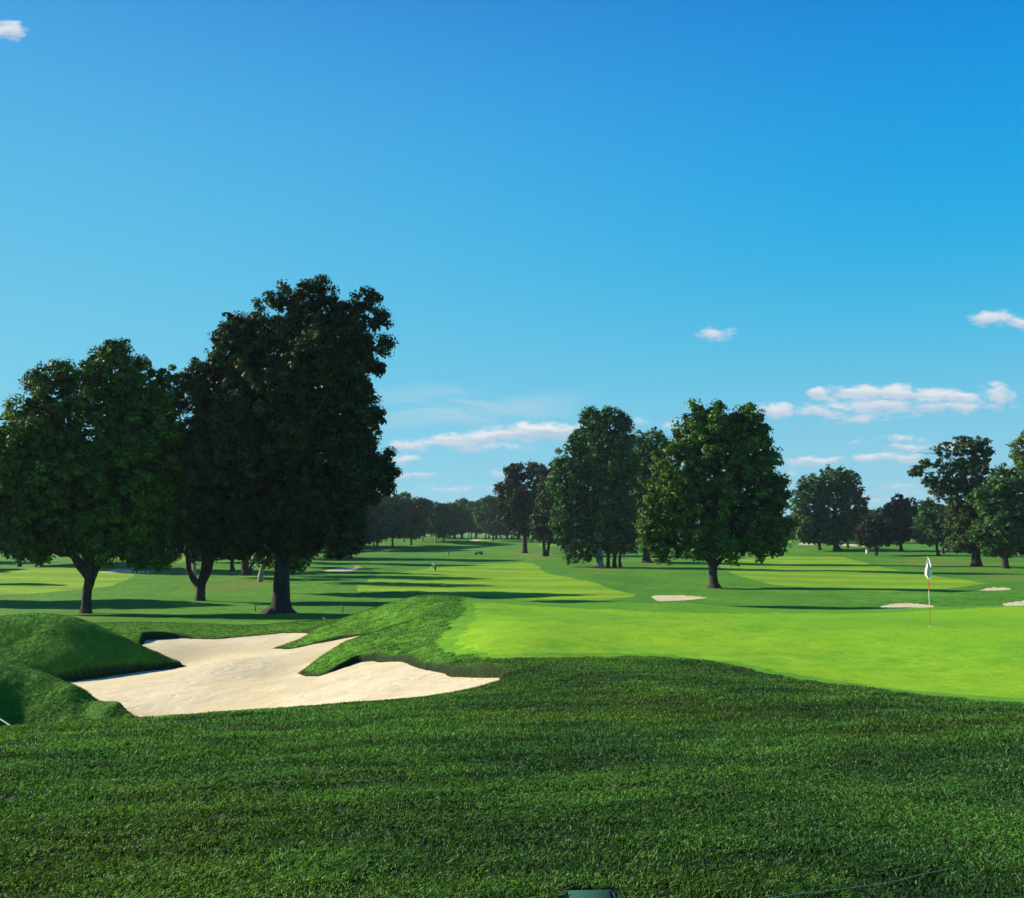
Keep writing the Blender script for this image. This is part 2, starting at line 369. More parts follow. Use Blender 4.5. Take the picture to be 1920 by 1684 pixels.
# ------------------------------------------------------------------ materials
def mat(name):
    m = bpy.data.materials.new(name); m.use_nodes = True; m.node_tree.nodes.clear(); return m, NT(m.node_tree)
def finish(t, shader):
    o = t.new('ShaderNodeOutputMaterial'); t.l.new(shader, o.inputs[0])
def principled(t, colour, rough=.9, spec=.2, normal=None, metal=0, sheen=0):
    p = t.new('ShaderNodeBsdfPrincipled'); t.inp(p.inputs['Base Color'], colour if isinstance(colour, bpy.types.NodeSocket) else (*colour, 1))
    p.inputs['Roughness'].default_value = rough; p.inputs['Specular IOR Level'].default_value = spec; p.inputs['Metallic'].default_value = metal
    if normal is not None: t.l.new(normal, p.inputs['Normal'])
    return p.outputs[0]
def bump(t, h, strength, dist):
    b = t.new('ShaderNodeBump'); b.inputs['Strength'].default_value = strength; b.inputs['Distance'].default_value = dist
    t.l.new(h, b.inputs['Height']); return b.outputs[0]
def coords(t):
    g = t.new('ShaderNodeNewGeometry'); return g.outputs['Position']

def turf(name, c1, c2, c3, dry, bs, bd, fine, stripes=None):
    m, t = mat(name); p = coords(t)
    st = t.vmath('MULTIPLY', p, (1, .5, 1))
    n1 = t.noise(st, .12, 4, .6); n2 = t.noise(p, 1.1, 4, .65); n3 = t.noise(p, fine, 4, .7)
    c = t.mix(t.ramp(n1, .35, .65), c1, c2)
    c = t.mix(t.math('MULTIPLY', t.ramp(n2, .38, .7), .75), c, c3)
    if stripes:
        for (dx, dy, period, amt, col) in stripes:
            d = t.vmath('DOT_PRODUCT', p, (dx, dy, 0), out=1)
            s = t.math('SINE', t.math('ADD', t.math('MULTIPLY', d, 2*math.pi/period), t.math('MULTIPLY', n1, 2.0)))
            c = t.mix(t.math('MULTIPLY', t.ramp(s, -.25, .25), amt), c, col)
    fine_v = t.ramp(n3, .25, .75)
    c = t.mix(fine_v, t.mix(1.0, c, (.62, .66, .62), 'MULTIPLY'), c)
    at = t.new('ShaderNodeAttribute'); at.attribute_name = 'dry'
    dd = t.math('MULTIPLY', at.outputs['Fac'], t.ramp(n2, .2, .6))
    c = t.mix(dd, c, dry)
    h = t.math('ADD', t.math('MULTIPLY', n3, .6), n2)
    a2 = t.new('ShaderNodeAttribute'); a2.attribute_name = 'thatch_shade'
    c = t.mix(a2.outputs['Fac'], c, (.010,.022,.010))  # near-black green for undergrowth and for the painted shade of the bunker lip
    finish(t, principled(t, c, .92, .12, bump(t, h, bs, bd)))
    return m
M = {}
M['rough'] = turf('rough_turf', (.095,.285,.020), (.150,.380,.024), (.060,.190,.018), (.21,.20,.045), .9, .16, 5.5)
M['fairway'] = turf('fairway_turf', (.260,.460,.012), (.330,.520,.014), (.210,.410,.012), (.25,.27,.06), .35, .03, 3, [(.3,.95,13,.45,(.115,.285,.02))])
M['green'] = turf('green_turf', (.205,.460,.012), (.295,.535,.014), (.150,.385,.012), (.25,.3,.05), .12, .008, 9, [(.08,1,9.5,.30,(.36,.60,.014)),(.9,.4,23,.25,(.17,.44,.012))])
M['apron'] = turf('apron_turf', (.125,.350,.012), (.165,.405,.014), (.100,.290,.012), (.2,.25,.05), .35, .02, 8)

m, t = mat('bunker_sand'); p = coords(t)
n1 = t.noise(p, .35, 4, .6); n2 = t.noise(p, 7, 5, .7); n3 = t.noise(t.vmath('MULTIPLY', p, (1, 2.4, 1)), 1.6, 5, .68, .6)
c = t.mix(t.ramp(n1, .3, .7), (.60,.50,.29), (.71,.615,.40)); c = t.mix(t.math('MULTIPLY', t.ramp(n3, .48, .7), .55), c, (.52,.40,.27))
c = t.mix(t.math('MULTIPLY', t.ramp(n2, .6, .75), .25), c, (.42,.31,.20))
vo = t.new('ShaderNodeTexVoronoi'); vo.inputs['Scale'].default_value = 1.9; t.l.new(t.vmath('ADD', p, t.vmath('SCALE', (0,0,0))), vo.inputs['Vector'])
foot = t.math('MULTIPLY', t.ramp(vo.outputs['Distance'], .05, .22), t.math('MULTIPLY', t.ramp(n1, .45, .6), .8))
wv = t.new('ShaderNodeTexWave'); wv.inputs['Scale'].default_value = 2.6; wv.inputs['Distortion'].default_value = 7; wv.inputs['Detail'].default_value = 3; wv.inputs['Detail Scale'].default_value = .5; t.l.new(p, wv.inputs['Vector'])
h = t.math('ADD', t.math('ADD', t.math('MULTIPLY', n2, .45), n3), t.math('ADD', foot, t.math('MULTIPLY', wv.outputs['Fac'], .035)))
finish(t, principled(t, c, .95, .1, bump(t, h, .4, .07))); M['sand'] = m

m, t = mat('soil'); p = coords(t)
finish(t, principled(t, t.mix(t.noise(p, 25, 3), (.012,.010,.010), (.035,.028,.02)), .95, .1)); M['soil'] = m

# ------------------------------------------------------------------ ground mesh, split by zone
ucols = np.concatenate([np.linspace(-1.5,-.75,30)[:-1], np.linspace(-.75,-.56,60)[:-1], np.linspace(-.56,.56,1060), np.linspace(.56,.75,60)[1:], np.linspace(.75,1.3,24)[1:]])
rows = [1.6]; 
while rows[-1] < 720:
    d = rows[-1]
    if d < 17: s = .07
    elif d < 44: s = .085
    elif d < 62: s = .3
    else: s = max(.3, .0085*d)
    rows.append(d+s)
rows = np.array(rows)
UU, DD = np.meshgrid(ucols, rows); XX = UU*DD; YY = DD
ZZ = height(XX.ravel(), YY.ravel()).reshape(XX.shape) + CZ
nr, nc = XX.shape
cx = (XX[:-1,:-1]+XX[1:,1:])/2; cy = (YY[:-1,:-1]+YY[1:,1:])/2
jx = cx + (fbm(cx*3.1, cy*3.1, 3, 31)-.5)*.5*np.clip(cy/25, .3, 3); jy = cy + (fbm(cx*3.1+50, cy*3.1, 3, 32)-.5)*.5*np.clip(cy/25, .3, 3)
zone_id = np.zeros(cx.shape, np.int16); names = [('ground', 'rough')]
def paint(poly, zname, mname, jit=True, only=None):
    names.append((zname, mname)); k = len(names)-1
    m_ = inpoly(poly, (jx if jit else cx).ravel(), (jy if jit else cy).ravel()).reshape(cx.shape)
    if only is not None: m_ &= only
    zone_id[m_] = k
    return k
for kf, pf in fair.items(): paint(smooth(pf), 'fairway', 'fairway', False)
paint(smooth(green_poly), 'green_fringe', 'apron', True, cy < 44)
paint(smooth(inner_green), 'putting_green', 'green', True, cy < 44)
paint(main_poly, 'sand_bunker', 'sand', False)
for kb, pb in bunk.items(): paint(smooth(pb), 'sand_bunker', 'sand', False)
dry = np.zeros(XX.shape)
for X, Y, rx, ry, s in dry_sp: dry += s*np.exp(-((XX-X)/max(rx,.5))**2-((YY-Y)/ry)**2)
dry = np.clip(dry, 0, 1)
# dark undergrowth below near blades; cut soil plus painted shade at the bunker lip
md = (YY > 17) & (YY < 46) & (XX > -23) & (XX < 2)
dm = polydist(main_poly, XX[md], YY[md]); thatch_shade = .88*sm(30, 16, YY); thatch_shade[md] = np.maximum(thatch_shade[md], .95*sm(.26, .12, dm)); dry[md] = np.maximum(dry[md], .55*np.exp(-(dm/.12)**2))
VV = np.stack([XX.ravel(), YY.ravel(), ZZ.ravel()], 1)
idx = np.arange(nr*nc).reshape(nr, nc)
Q = np.stack([idx[:-1,:-1], idx[:-1,1:], idx[1:,1:], idx[1:,:-1]], 2).reshape(-1, 4); zi = zone_id.ravel()
def submesh(name, mname, sel):
    f = Q[sel]; u, inv = np.unique(f, return_inverse=True)
    o = mesh_np(name, VV[u], inv.reshape(-1, 4), M[mname])
    a = o.data.attributes.new('dry', 'FLOAT', 'POINT'); a.data.foreach_set('value', dry.ravel()[u].astype(np.float32))
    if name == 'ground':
        a = o.data.attributes.new('thatch_shade', 'FLOAT', 'POINT'); a.data.foreach_set('value', thatch_shade.ravel()[u].astype(np.float32))
    return tag(o, kind='structure')
descr = {'fairway': 'mown light green fairway'}
for k, (zn, mn) in enumerate(names):
    sel = zi == k
    if sel.any(): submesh(zn, mn, sel)
# wide ground beyond, lower than the modelled course so it never cuts through it
gx = np.array([-3000,-2000,-1200,-600,-300,-100,0,100,300,600,1200,2000,3000], float)
GX, GY = np.meshgrid(gx, gx); GZ = np.full(GX.shape, CZ-12.5)
ii = np.arange(GX.size).reshape(GX.shape)
o = mesh_np('outer_ground', np.stack([GX.ravel(), GY.ravel(), GZ.ravel()], 1), np.stack([ii[:-1,:-1], ii[:-1,1:], ii[1:,1:], ii[1:,:-1]], 2).reshape(-1, 4), M['rough'])
tag(o, kind='structure')

# ------------------------------------------------------------------ grass blades on the near rough
m, t = mat('grass_blade')
at = t.new('ShaderNodeAttribute'); at.attribute_name = 'tone'
d1 = t.new('ShaderNodeBsdfDiffuse'); t.l.new(at.outputs['Color'], d1.inputs[0])
d2 = t.new('ShaderNodeBsdfTranslucent'); t.l.new(t.mix(1.0, at.outputs['Color'], (1.15, 1.25, .55), 'MULTIPLY'), d2.inputs[0])
g1 = t.new('ShaderNodeBsdfGlossy'); g1.inputs[0].default_value = (.9, 1, .9, 1); g1.inputs[1].default_value = .42
mx = t.new('ShaderNodeMixShader'); mx.inputs[0].default_value = .38; t.l.new(d1.outputs[0], mx.inputs[1]); t.l.new(d2.outputs[0], mx.inputs[2])
mx2 = t.new('ShaderNodeMixShader'); mx2.inputs[0].default_value = .012; t.l.new(mx.outputs[0], mx2.inputs[1]); t.l.new(g1.outputs[0], mx2.inputs[2])
finish(t, mx2.outputs[0]); M['blade'] = m

def sample_blades(d0, d1, dens, umax=.62, seed=1):
    r = np.random.default_rng(seed)
    dd = np.linspace(d0, d1, 400); wgt = dens(dd)*dd*2*umax; tot = np.trapezoid(wgt, dd) if hasattr(np, 'trapezoid') else np.trapz(wgt, dd)
    cdf = np.cumsum(wgt); cdf /= cdf[-1]; n = int(tot)
    Y = np.interp(r.random(n), cdf, dd); X = (r.random(n)*2-1)*umax*Y
    return X, Y, r
# fast lookup of zone and height from the grid
def grid_lookup(X, Y):
    i = np.clip(np.searchsorted(rows, Y)-1, 0, nr-2); j = np.clip(np.searchsorted(ucols, X/Y)-1, 0, nc-2)
    fy = (Y-rows[i])/(rows[i+1]-rows[i]); fx = (X/Y-ucols[j])/(ucols[j+1]-ucols[j])
    z = (ZZ[i,j]*(1-fx)+ZZ[i,j+1]*fx)*(1-fy)+(ZZ[i+1,j]*(1-fx)+ZZ[i+1,j+1]*fx)*fy
    return zone_id[i, j], z, dry[i, j], np.where(Y > 17, thatch_shade[i, j]-.88*sm(30, 16, Y), 0)
BOX = P(1108, 1691, 4.33)      # irrigation box in the near turf
def blades(name, X, Y, r, wid, hgt, seg2):
    zid, z, dr, lip_shade = grid_lookup(X, Y)
    k = zid == 0
    k &= ~((np.abs(X-BOX[0]) < .135) & (np.abs(Y-BOX[1]-.01) < .125))
    X, Y, z, dr, lip_shade = X[k], Y[k], z[k], dr[k], lip_shade[k]; n = len(X)
    streak = fbm((X*.9+Y*.5)*.8, (Y*1.0-X*.45)*2.0, 4, 41)
    patch = fbm(X*.55, Y*.55, 3, 43); mid = fbm(X*4.5, Y*4.5, 2, 45)
    keep = r.random(n) < np.clip(.58+ (mid-.45)*2.0 + (streak-.47)*1.2, .25, 1)
    X, Y, z, dr, lip_shade, streak, patch, mid = [a[keep] for a in (X, Y, z, dr, lip_shade, streak, patch, mid)]; n = len(X)
    W = wid*(Y/4.3)**.55*(.7+.6*r.random(n)); Hh = hgt*(.55+.75*r.random(n))*(.75+.6*(mid-.3))
    th = r.random(n)*2*np.pi; lean = .2+1.6*r.random(n)
    wind = .10
    dx = np.cos(th)*lean+wind; dy = np.sin(th)*lean
    ph = r.random(n)*np.pi; wx = np.cos(ph)*W/2; wy = np.sin(ph)*W/2
    b0 = np.stack([X-wx, Y-wy, z-.006], 1); b1 = np.stack([X+wx, Y+wy, z-.006], 1)
    tip = np.stack([X+dx*Hh, Y+dy*Hh, z+Hh*.9], 1)
    wv = np.stack([wx, wy, 0*wx], 1)
    g = .5+.9*(streak-.5)+.7*(patch-.5)
    base_c = np.stack([.044+.056*g, .118+.125*g, .024+.014*g], 1)
    warm = np.clip((patch-.52)*5, 0, 1)[:, None]*.6; crest = (np.exp(-((Y-11.5)/2.2)**2)*sm(2, -4, X))[:, None]; base_c = base_c*(1+.5*crest)  # sunlit look of the left crest painted in as brighter blades
    base_c = base_c*(1-warm)+np.array([.095,.165,.022])*warm
    cool = np.clip((.46-patch)*5, 0, 1)[:, None]*.55; base_c = base_c*(1-cool)+np.array([.030,.105,.034])*cool
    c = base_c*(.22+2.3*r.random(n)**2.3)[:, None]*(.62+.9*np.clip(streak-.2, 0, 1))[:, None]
    c = c*(1-.6*np.clip(lip_shade, 0, 1))[:, None]  # blades along the bunker lip darkened, shade painted into their colour
    pale = r.random(n) < .018; c[pale] = np.array([.26,.30,.12])*(.7+.6*r.random(pale.sum()))[:, None]
    c = c*(1-dr[:, None]*.8) + np.array([.26,.23,.07])*dr[:, None]*.8
    if seg2:
        mdl = np.stack([X+dx*Hh*.32, Y+dy*Hh*.32, z+Hh*.62], 1)
        v = np.stack([b0, b1, mdl+wv*.85, mdl-wv*.85, tip+wv*.2, tip-wv*.2], 1).reshape(-1, 3)
        o = np.arange(n)[:, None]*6; f = np.concatenate([o+np.array([0,1,2,3]), o+np.array([3,2,4,5])], 0)
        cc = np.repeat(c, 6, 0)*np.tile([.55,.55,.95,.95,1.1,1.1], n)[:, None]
    else:
        v = np.stack([b0, b1, tip+wv*.35, tip-wv*.35], 1).reshape(-1, 3)
        o = np.arange(n)[:, None]*4; f = o+np.array([0,1,2,3])
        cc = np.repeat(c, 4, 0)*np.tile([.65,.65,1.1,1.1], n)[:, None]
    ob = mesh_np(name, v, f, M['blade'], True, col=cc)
    print(name, n)
    return ob
GRASS_D = 1.0
X, Y, r = sample_blades(3.4, 9, lambda d: GRASS_D*19000*(4.3/d)**1.2, .60, 1)
tag(blades('rough_grass', X, Y, r, .0058, .027, True), 'dark green ragged rough grass blades filling the near foreground slope', 'grass', kind='stuff')
X, Y, r = sample_blades(9, 25, lambda d: GRASS_D*12500*(4.3/d)**1.1, .60, 2)
tag(blades('rough_grass', X, Y, r, .0062, .032, False), 'rough grass on the foreground crest in front of bunker and green', 'grass', kind='stuff')
X, Y, r = sample_blades(25, 50, lambda d: GRASS_D*9500*(4.3/d)**1.1, .56, 3)
k = X < 3; X, Y = X[k], Y[k]
tag(blades('rough_grass', X, Y, r, .0050, .030, False), 'shaggy grass on the mounds and tongues around the large sand bunker', 'grass', kind='stuff')

# ------------------------------------------------------------------ trees
def leaf_mat(name, trans=.30):
    m, t = mat(name)
    at = t.new('ShaderNodeAttribute'); at.attribute_name = 'tone'
    p = t.new('ShaderNodeBsdfPrincipled'); t.l.new(at.outputs['Color'], p.inputs['Base Color']); p.inputs['Roughness'].default_value = .55
    p.inputs['Specular IOR Level'].default_value = .08
    d2 = t.new('ShaderNodeBsdfTranslucent'); t.l.new(t.mix(1.0, at.outputs['Color'], (1.1, 1.2, .5), 'MULTIPLY'), d2.inputs[0])
    mx = t.new('ShaderNodeMixShader'); mx.inputs[0].default_value = trans; t.l.new(p.outputs[0], mx.inputs[1]); t.l.new(d2.outputs[0], mx.inputs[2])
    finish(t, mx.outputs[0]); return m
M['leaf'] = leaf_mat('leaf', .12)
m, t = mat('bark'); p = coords(t)
n1 = t.noise(t.vmath('MULTIPLY', p, (5, 5, .8)), 1.6, 5, .7); n2 = t.noise(p, .5, 2)
c = t.mix(t.ramp(n1, .35, .68), (.022,.018,.015), (.085,.068,.052)); c = t.mix(t.math('MULTIPLY', t.ramp(n2, .5, .7), .5), c, (.08,.08,.062))
finish(t, principled(t, c, .9, .15, bump(t, n1, .9, .12))); M['bark'] = m
m, t = mat('pale_bark'); p = coords(t)
n1 = t.noise(t.vmath('MULTIPLY', p, (3, 3, .7)), 1.5, 4, .7)
finish(t, principled(t, t.mix(t.ramp(n1, .35, .7), (.22,.19,.15), (.46,.42,.35)), .9, .15, bump(t, n1, .6, .1))); M['pale_bark'] = m

class Tubes:
    def __init__(s): s.v = []; s.f = []; s.n = 0
    def tube(s, pts, rad, sides=9, seed=0, wob=.10, lobes=None):
        pts = np.asarray(pts, float); r = np.asarray(rad, float); k = len(pts)
        tan = np.gradient(pts, axis=0); tan /= np.linalg.norm(tan, axis=1)[:, None]+1e-9
        ref = np.array([0.0, 1, 0]) if abs(tan[0][1]) < .9 else np.array([1.0, 0, 0])
        a = np.cross(tan, ref); a /= np.linalg.norm(a, axis=1)[:, None]+1e-9; b = np.cross(tan, a)
        th = np.linspace(0, 2*np.pi, sides, endpoint=False); rr = np.random.default_rng(seed)
        w_ = 1+wob*(rr.random((k, sides))-.5)*2
        if lobes is not None:
            for i in range(k): w_[i] *= 1+lobes[i]*np.cos(5*th+seed)
        ring = pts[:, None]+((np.cos(th)[None, :, None]*a[:, None]+np.sin(th)[None, :, None]*b[:, None])*(r[:, None]*w_)[:, :, None])
        s.v.append(ring.reshape(-1, 3)); i = np.arange(k-1)[:, None]*sides; j = np.arange(sides)[None]; j2 = (j+1) % sides
        s.f.append(s.n+np.stack([i+j, i+j2, i+sides+j2, i+sides+j], 2).reshape(-1, 4)); s.n += k*sides
    def build(s, name, m, parent=None):
        return mesh_np(name, np.vstack(s.v), np.vstack(s.f), m, True, parent)

def curve_pts(a, b, k, sag, rr, amp):
    a = np.array(a, float); b = np.array(b, float); L = np.linalg.norm(b-a)
    t = np.linspace(0, 1, k)[:, None]; p = a+(b-a)*t
    p[:, 2] += sag*L*np.sin(np.pi*t[:, 0])
    n = rr.normal(0, amp*L, (k, 3)); n[0] = 0; n[-1] = 0
    return p+n*np.sin(np.pi*t)

def leaves(clumps, rad, nl, size, rr, tone, squash=.75, up=.55, spread=None, elong=1.5):
    """clumps (n,3) centres, each a tuft of nl small leaf faces"""
    n = len(clumps); N = n*nl
    d = rr.normal(0, 1, (N, 3)); d /= np.linalg.norm(d, axis=1)[:, None]+1e-9
    rad_ = np.repeat(rad, nl)*(rr.random(N)**.45)
    off = d*rad_[:, None]; off[:, 2] *= squash
    c = np.repeat(clumps, nl, 0)+off
    nrm = d*1.0+rr.normal(0, .42, (N, 3)); nrm[:, 2] += up; nrm /= np.linalg.norm(nrm, axis=1)[:, None]+1e-9
    t1 = np.cross(nrm, rr.normal(0, 1, (N, 3))); t1 /= np.linalg.norm(t1, axis=1)[:, None]+1e-9
    t2 = np.cross(nrm, t1)
    s = size*(.6+.8*rr.random(N))[:, None]
    a = t1*s*.5*elong; b = t2*s*.5
    v = np.stack([c-a, c-b*.9+a*.1, c+a, c+b*.9+a*.1], 1).reshape(-1, 3)
    f = np.arange(N*4).reshape(-1, 4)
    ct = np.repeat(tone, nl, 0)*(.5+1.1*rr.random(N)**1.4)[:, None]
    return v, f, np.repeat(ct, 4, 0)

PAL = {
 'maple': ((.044,.084,.018), (.120,.230,.026)), 'dark': ((.026,.042,.016), (.058,.092,.024)), 'oak': ((.045,.110,.022), (.062,.135,.026)),
 'teal': ((.040,.100,.026), (.072,.170,.036)), 'brown': ((.085,.095,.040), (.100,.110,.045)), 'yellow': ((.120,.180,.020), (.090,.150,.020)),
 'purple': ((.030,.040,.024), (.036,.046,.026)), 'willow': ((.058,.095,.030), (.085,.130,.038))}

def make_tree(label, cat, bx, by, blobs, trunks, pal='oak', leaf=.20, clump=.62, nl=34, cover=1.0, seed=1, d0=46, d1=600, group=None, name='broadleaf_tree',
              core=.8, depth=None, limbs=10, bark='bark', xyz=None, depth_scale=1.0, squash=.75, limb_r=.30, hollow=0.0, quiet=False):
    """blobs: crown lobes as (px, py, rx, ry) photo pixels at the tree's own distance; trunks: (px, py, r_px) lists"""
    rr = np.random.default_rng(seed)
    X0, Y0, Z0 = xyz if xyz else base(bx, by, d0, d1)
    s = Y0/F*1.004
    root = bpy.data.objects.new(name, None); root.location = (X0, Y0, Z0-.05); link(root); tag(root, label, cat, group)
    def loc(px, py, dy=0.0): q = P(px, py, Y0); return np.array([q[0]-X0, dy, q[2]+CZ-Z0])
    cen = []; 
    half = max(abs(b[0]-bx)+b[2] for b in blobs)*s
    for b in blobs:
        rx = b[2]*s; rz = b[3]*s
        ry = (b[5] if len(b) > 5 else min(max(rx, rz)*.95, half*.8)/s)*s if len(b) > 5 else min(max(rx, rz)*.95, half*.85)*depth_scale
        dy = (b[4]*s if len(b) > 4 else (rr.random()-.5)*ry*.5)
        cen.append((loc(b[0], b[1], dy), np.array([rx, ry, rz])))
    allc = []; rads = []; tones = []; c1, c2 = [np.array(q) for q in PAL[pal]]
    for (c, R) in cen:
        area = 4*np.pi*((R[0]*R[1])**1.6/3+(R[0]*R[2])**1.6/3+(R[1]*R[2])**1.6/3)**(1/1.6)
        n = max(6, int(cover*area/(clump*clump)*.62))
        d = rr.normal(0, 1, (n, 3)); d /= np.linalg.norm(d, axis=1)[:, None]
        rad_in = .56+.46*rr.random(n)**.7
        w_ = fbm(d[:, 0]*2.6+c[0]+9, d[:, 2]*2.6+d[:, 1]*1.7+c[2]+7, 3, seed)
        rad_in *= .72+.56*w_
        pts = c+d*R*rad_in[:, None]
        # drop clumps buried deep in another lobe
        keep = np.ones(n, bool)
        for (c_, R_) in cen:
            if c_ is c: continue
            q = (((pts-c_)/R_)**2).sum(1); keep &= ~((q < .30))
        # irregular holes
        hn = fbm(pts[:, 0]/(clump*2.4)+31, pts[:, 2]/(clump*2.4)+pts[:, 1]/(clump*3)+17, 2, seed+5)
        keep &= hn > (.33+hollow)
        pts = pts[keep]; k = len(pts)
        allc.append(pts); rads.append(clump*(.45+.75*rr.random(k)))
        mixv = np.clip(fbm(pts[:, 0]/2+3, pts[:, 2]/2+pts[:, 1]/3, 2, seed+9)*1.4-.2+rr.normal(0, .15, k), 0, 1)[:, None]
        tones.append((c1*(1-mixv)+c2*mixv)*(.85+.3*rr.random(k))[:, None])
    C = np.vstack(allc); Rr = np.concatenate(rads); T = np.vstack(tones)
    v, f, cc = leaves(C, Rr, nl, leaf, rr, T, squash)
    V_ = [v]; F_ = [f]; C_ = [cc]; off = len(v)
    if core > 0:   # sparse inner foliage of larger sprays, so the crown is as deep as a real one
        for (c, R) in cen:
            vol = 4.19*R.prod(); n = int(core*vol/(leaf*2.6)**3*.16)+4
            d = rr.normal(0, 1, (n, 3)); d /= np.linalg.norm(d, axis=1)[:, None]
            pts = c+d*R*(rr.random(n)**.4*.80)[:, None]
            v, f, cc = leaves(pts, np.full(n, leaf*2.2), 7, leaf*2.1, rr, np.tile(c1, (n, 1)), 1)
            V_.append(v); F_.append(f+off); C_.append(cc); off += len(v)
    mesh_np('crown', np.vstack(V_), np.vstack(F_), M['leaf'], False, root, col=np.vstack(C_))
    T_ = Tubes(); ends = []
    for ti, tr in enumerate(trunks):
        pts = np.array([loc(q[0], q[1]) for q in tr]); r = np.array([q[2]*s for q in tr])
        if len(pts) < 3:
            pts = np.vstack([pts[0], (pts[0]+pts[1])/2+[.02, .03, 0], pts[1]]); r = np.array([r[0], r.mean(), r[1]])
        tt = np.linspace(0, len(pts)-1, 14); ii = np.arange(len(pts))
        pp = np.stack([np.interp(tt, ii, pts[:, j]) for j in range(3)], 1); rr_ = np.interp(tt, ii, r)
        if ti == 0 or abs(tr[0][1]-by) < 6:
            pp[0, 2] -= .35
            if pp[0, 2] > -.2: pp[0, 2] = -.35
        lob = np.where(np.arange(14) < 4, .12, .03)
        T_.tube(pp, rr_, 14, seed+ti, .06, lob)
        ends.append((pp[-1], rr_[-1], pp))
    for k in range(limbs):
        e, er, pp = ends[(k//3) % len(ends) if k % 3 == 0 else 0]
        st = pp[rr.integers(11, 14)]
        c, R = cen[k % len(cen)]; dd = rr.normal(0, 1, 3); dd /= np.linalg.norm(dd)
        tgt = c+dd*R*.75*np.array([1, 1, .8]); tgt[2] = max(tgt[2], st[2]+.18*np.hypot(tgt[0]-st[0], tgt[1]-st[1])+.8)
        q = curve_pts(st, tgt, 9, .06, rr, .025); r0 = er*(.38+.3*rr.random())
        T_.tube(q, np.linspace(r0, r0*.12+.01, 9), 7, seed+k, .08)
        for _ in range(2):
            i = rr.integers(3, 7); dd = rr.normal(0, 1, 3); dd[2] = abs(dd[2])*.6
            q2 = curve_pts(q[i], q[i]+dd*R.mean()*.35, 6, .05, rr, .03); T_.tube(q2, np.linspace(r0*.45, .012, 6), 5, seed+k, .05)
    # leader continuing through the crown
    top = max(cen, key=lambda q: q[0][2]+q[1][2]); e, er, pp = ends[0]
    T_.tube(curve_pts(pp[-2], top[0]+[0, 0, top[1][2]*.5], 9, 0, rr, .015), np.linspace(er, .04, 9), 9, seed, .06)
    T_.build('trunk', M[bark], root)
    return root
# ---- the trees one can tell apart
make_tree('broad leafy tree at the far left with sunlit left edge behind the first grassy mound', 'tree', 162, 1150,
 [(100,795,66,85),(205,745,70,80),(270,785,58,78),(40,885,75,105),(130,900,110,120),(240,890,95,120),(20,985,70,60),(100,985,95,62),(200,985,100,62),(290,975,62,62),(305,860,42,90),(235,1030,70,30),(-20,940,50,90),(120,705,34,30),(218,668,30,34),(70,715,26,26),(30,790,24,24),(312,705,24,22),(262,690,26,26),(5,830,22,26),(330,750,20,26),(300,1050,34,16),(60,1030,40,22),(340,820,20,30),(180,672,18,18)],
 [[(161,1152,13),(162,1140,9.5),(163,1110,8),(168,1090,9),(170,1068,10)],[(168,1085,7),(158,1072,6),(148,1062,5),(132,1035,4)],[(170,1085,7),(180,1065,6),(200,1045,4)]],
 'maple', .145, .58, 78, .9, 11, limbs=14, d0=50, d1=72)
make_tree('forked dark tree standing between the far left tree and the tallest tree', 'tree', 375, 1126,
 [(400,960,85,85),(345,900,70,90),(430,860,75,90),(370,1000,80,44),(450,990,70,50)],
 [[(375,1127,10),(376,1112,8.5),(377,1098,8),(384,1075,9),(388,1040,8)],[(374,1098,6),(362,1085,5.5),(354,1068,5),(352,1035,4.5)],[(380,1092,5),(392,1072,5),(398,1040,4.5)]],
 'dark', .24, .75, 26, .9, 12, limbs=10, d0=70, d1=115)
make_tree('tallest tree, huge dark crown on a thick flared trunk beside the bunker', 'tree', 527, 1150,
 [(585,600,70,64),(648,612,62,60),(490,650,82,78),(450,680,60,60),(595,695,95,90),(660,665,50,62),(420,740,72,80),(520,770,110,100),(640,790,70,90),(390,850,50,95),(470,880,110,110),(590,890,110,110),(672,880,60,60),(430,975,95,62),(530,985,110,55),(620,975,70,60),(700,880,32,34),(560,550,34,24),(600,538,30,20),(455,625,40,38),(432,600,18,16),(410,640,16,18),(375,690,24,20),(358,720,18,26),(685,560,26,22),(712,600,18,22),(722,648,18,16),(705,690,20,18),(690,730,22,22),(706,780,18,18),(722,855,18,16),(730,885,14,14),(715,915,22,14),(690,930,24,16),(520,560,18,16),(640,1025,40,16),(430,1030,50,14)],
 [[(525,1153,46),(525,1148,30),(526,1140,21.5),(527,1128,17),(528,1105,15),(529,1075,13.8),(530,1040,13.4),(531,960,12)]],
 'dark', .145, .56, 78, .95, 13, limbs=22, d0=50, d1=72, hollow=.0)
make_tree('dark rounded tree whose crown shows low behind the right side of the tallest tree', 'tree', 590, 1048,
 [(600,960,70,62),(655,975,42,50),(640,930,50,40),(560,940,60,70),(590,1000,90,30),(670,1000,28,28)],
 [[(576,1049,5),(575,1035,3.6),(576,1015,3.4)]], 'dark', .36, 1.1, 16, 1.1, 14, limbs=6, d0=120, d1=300)
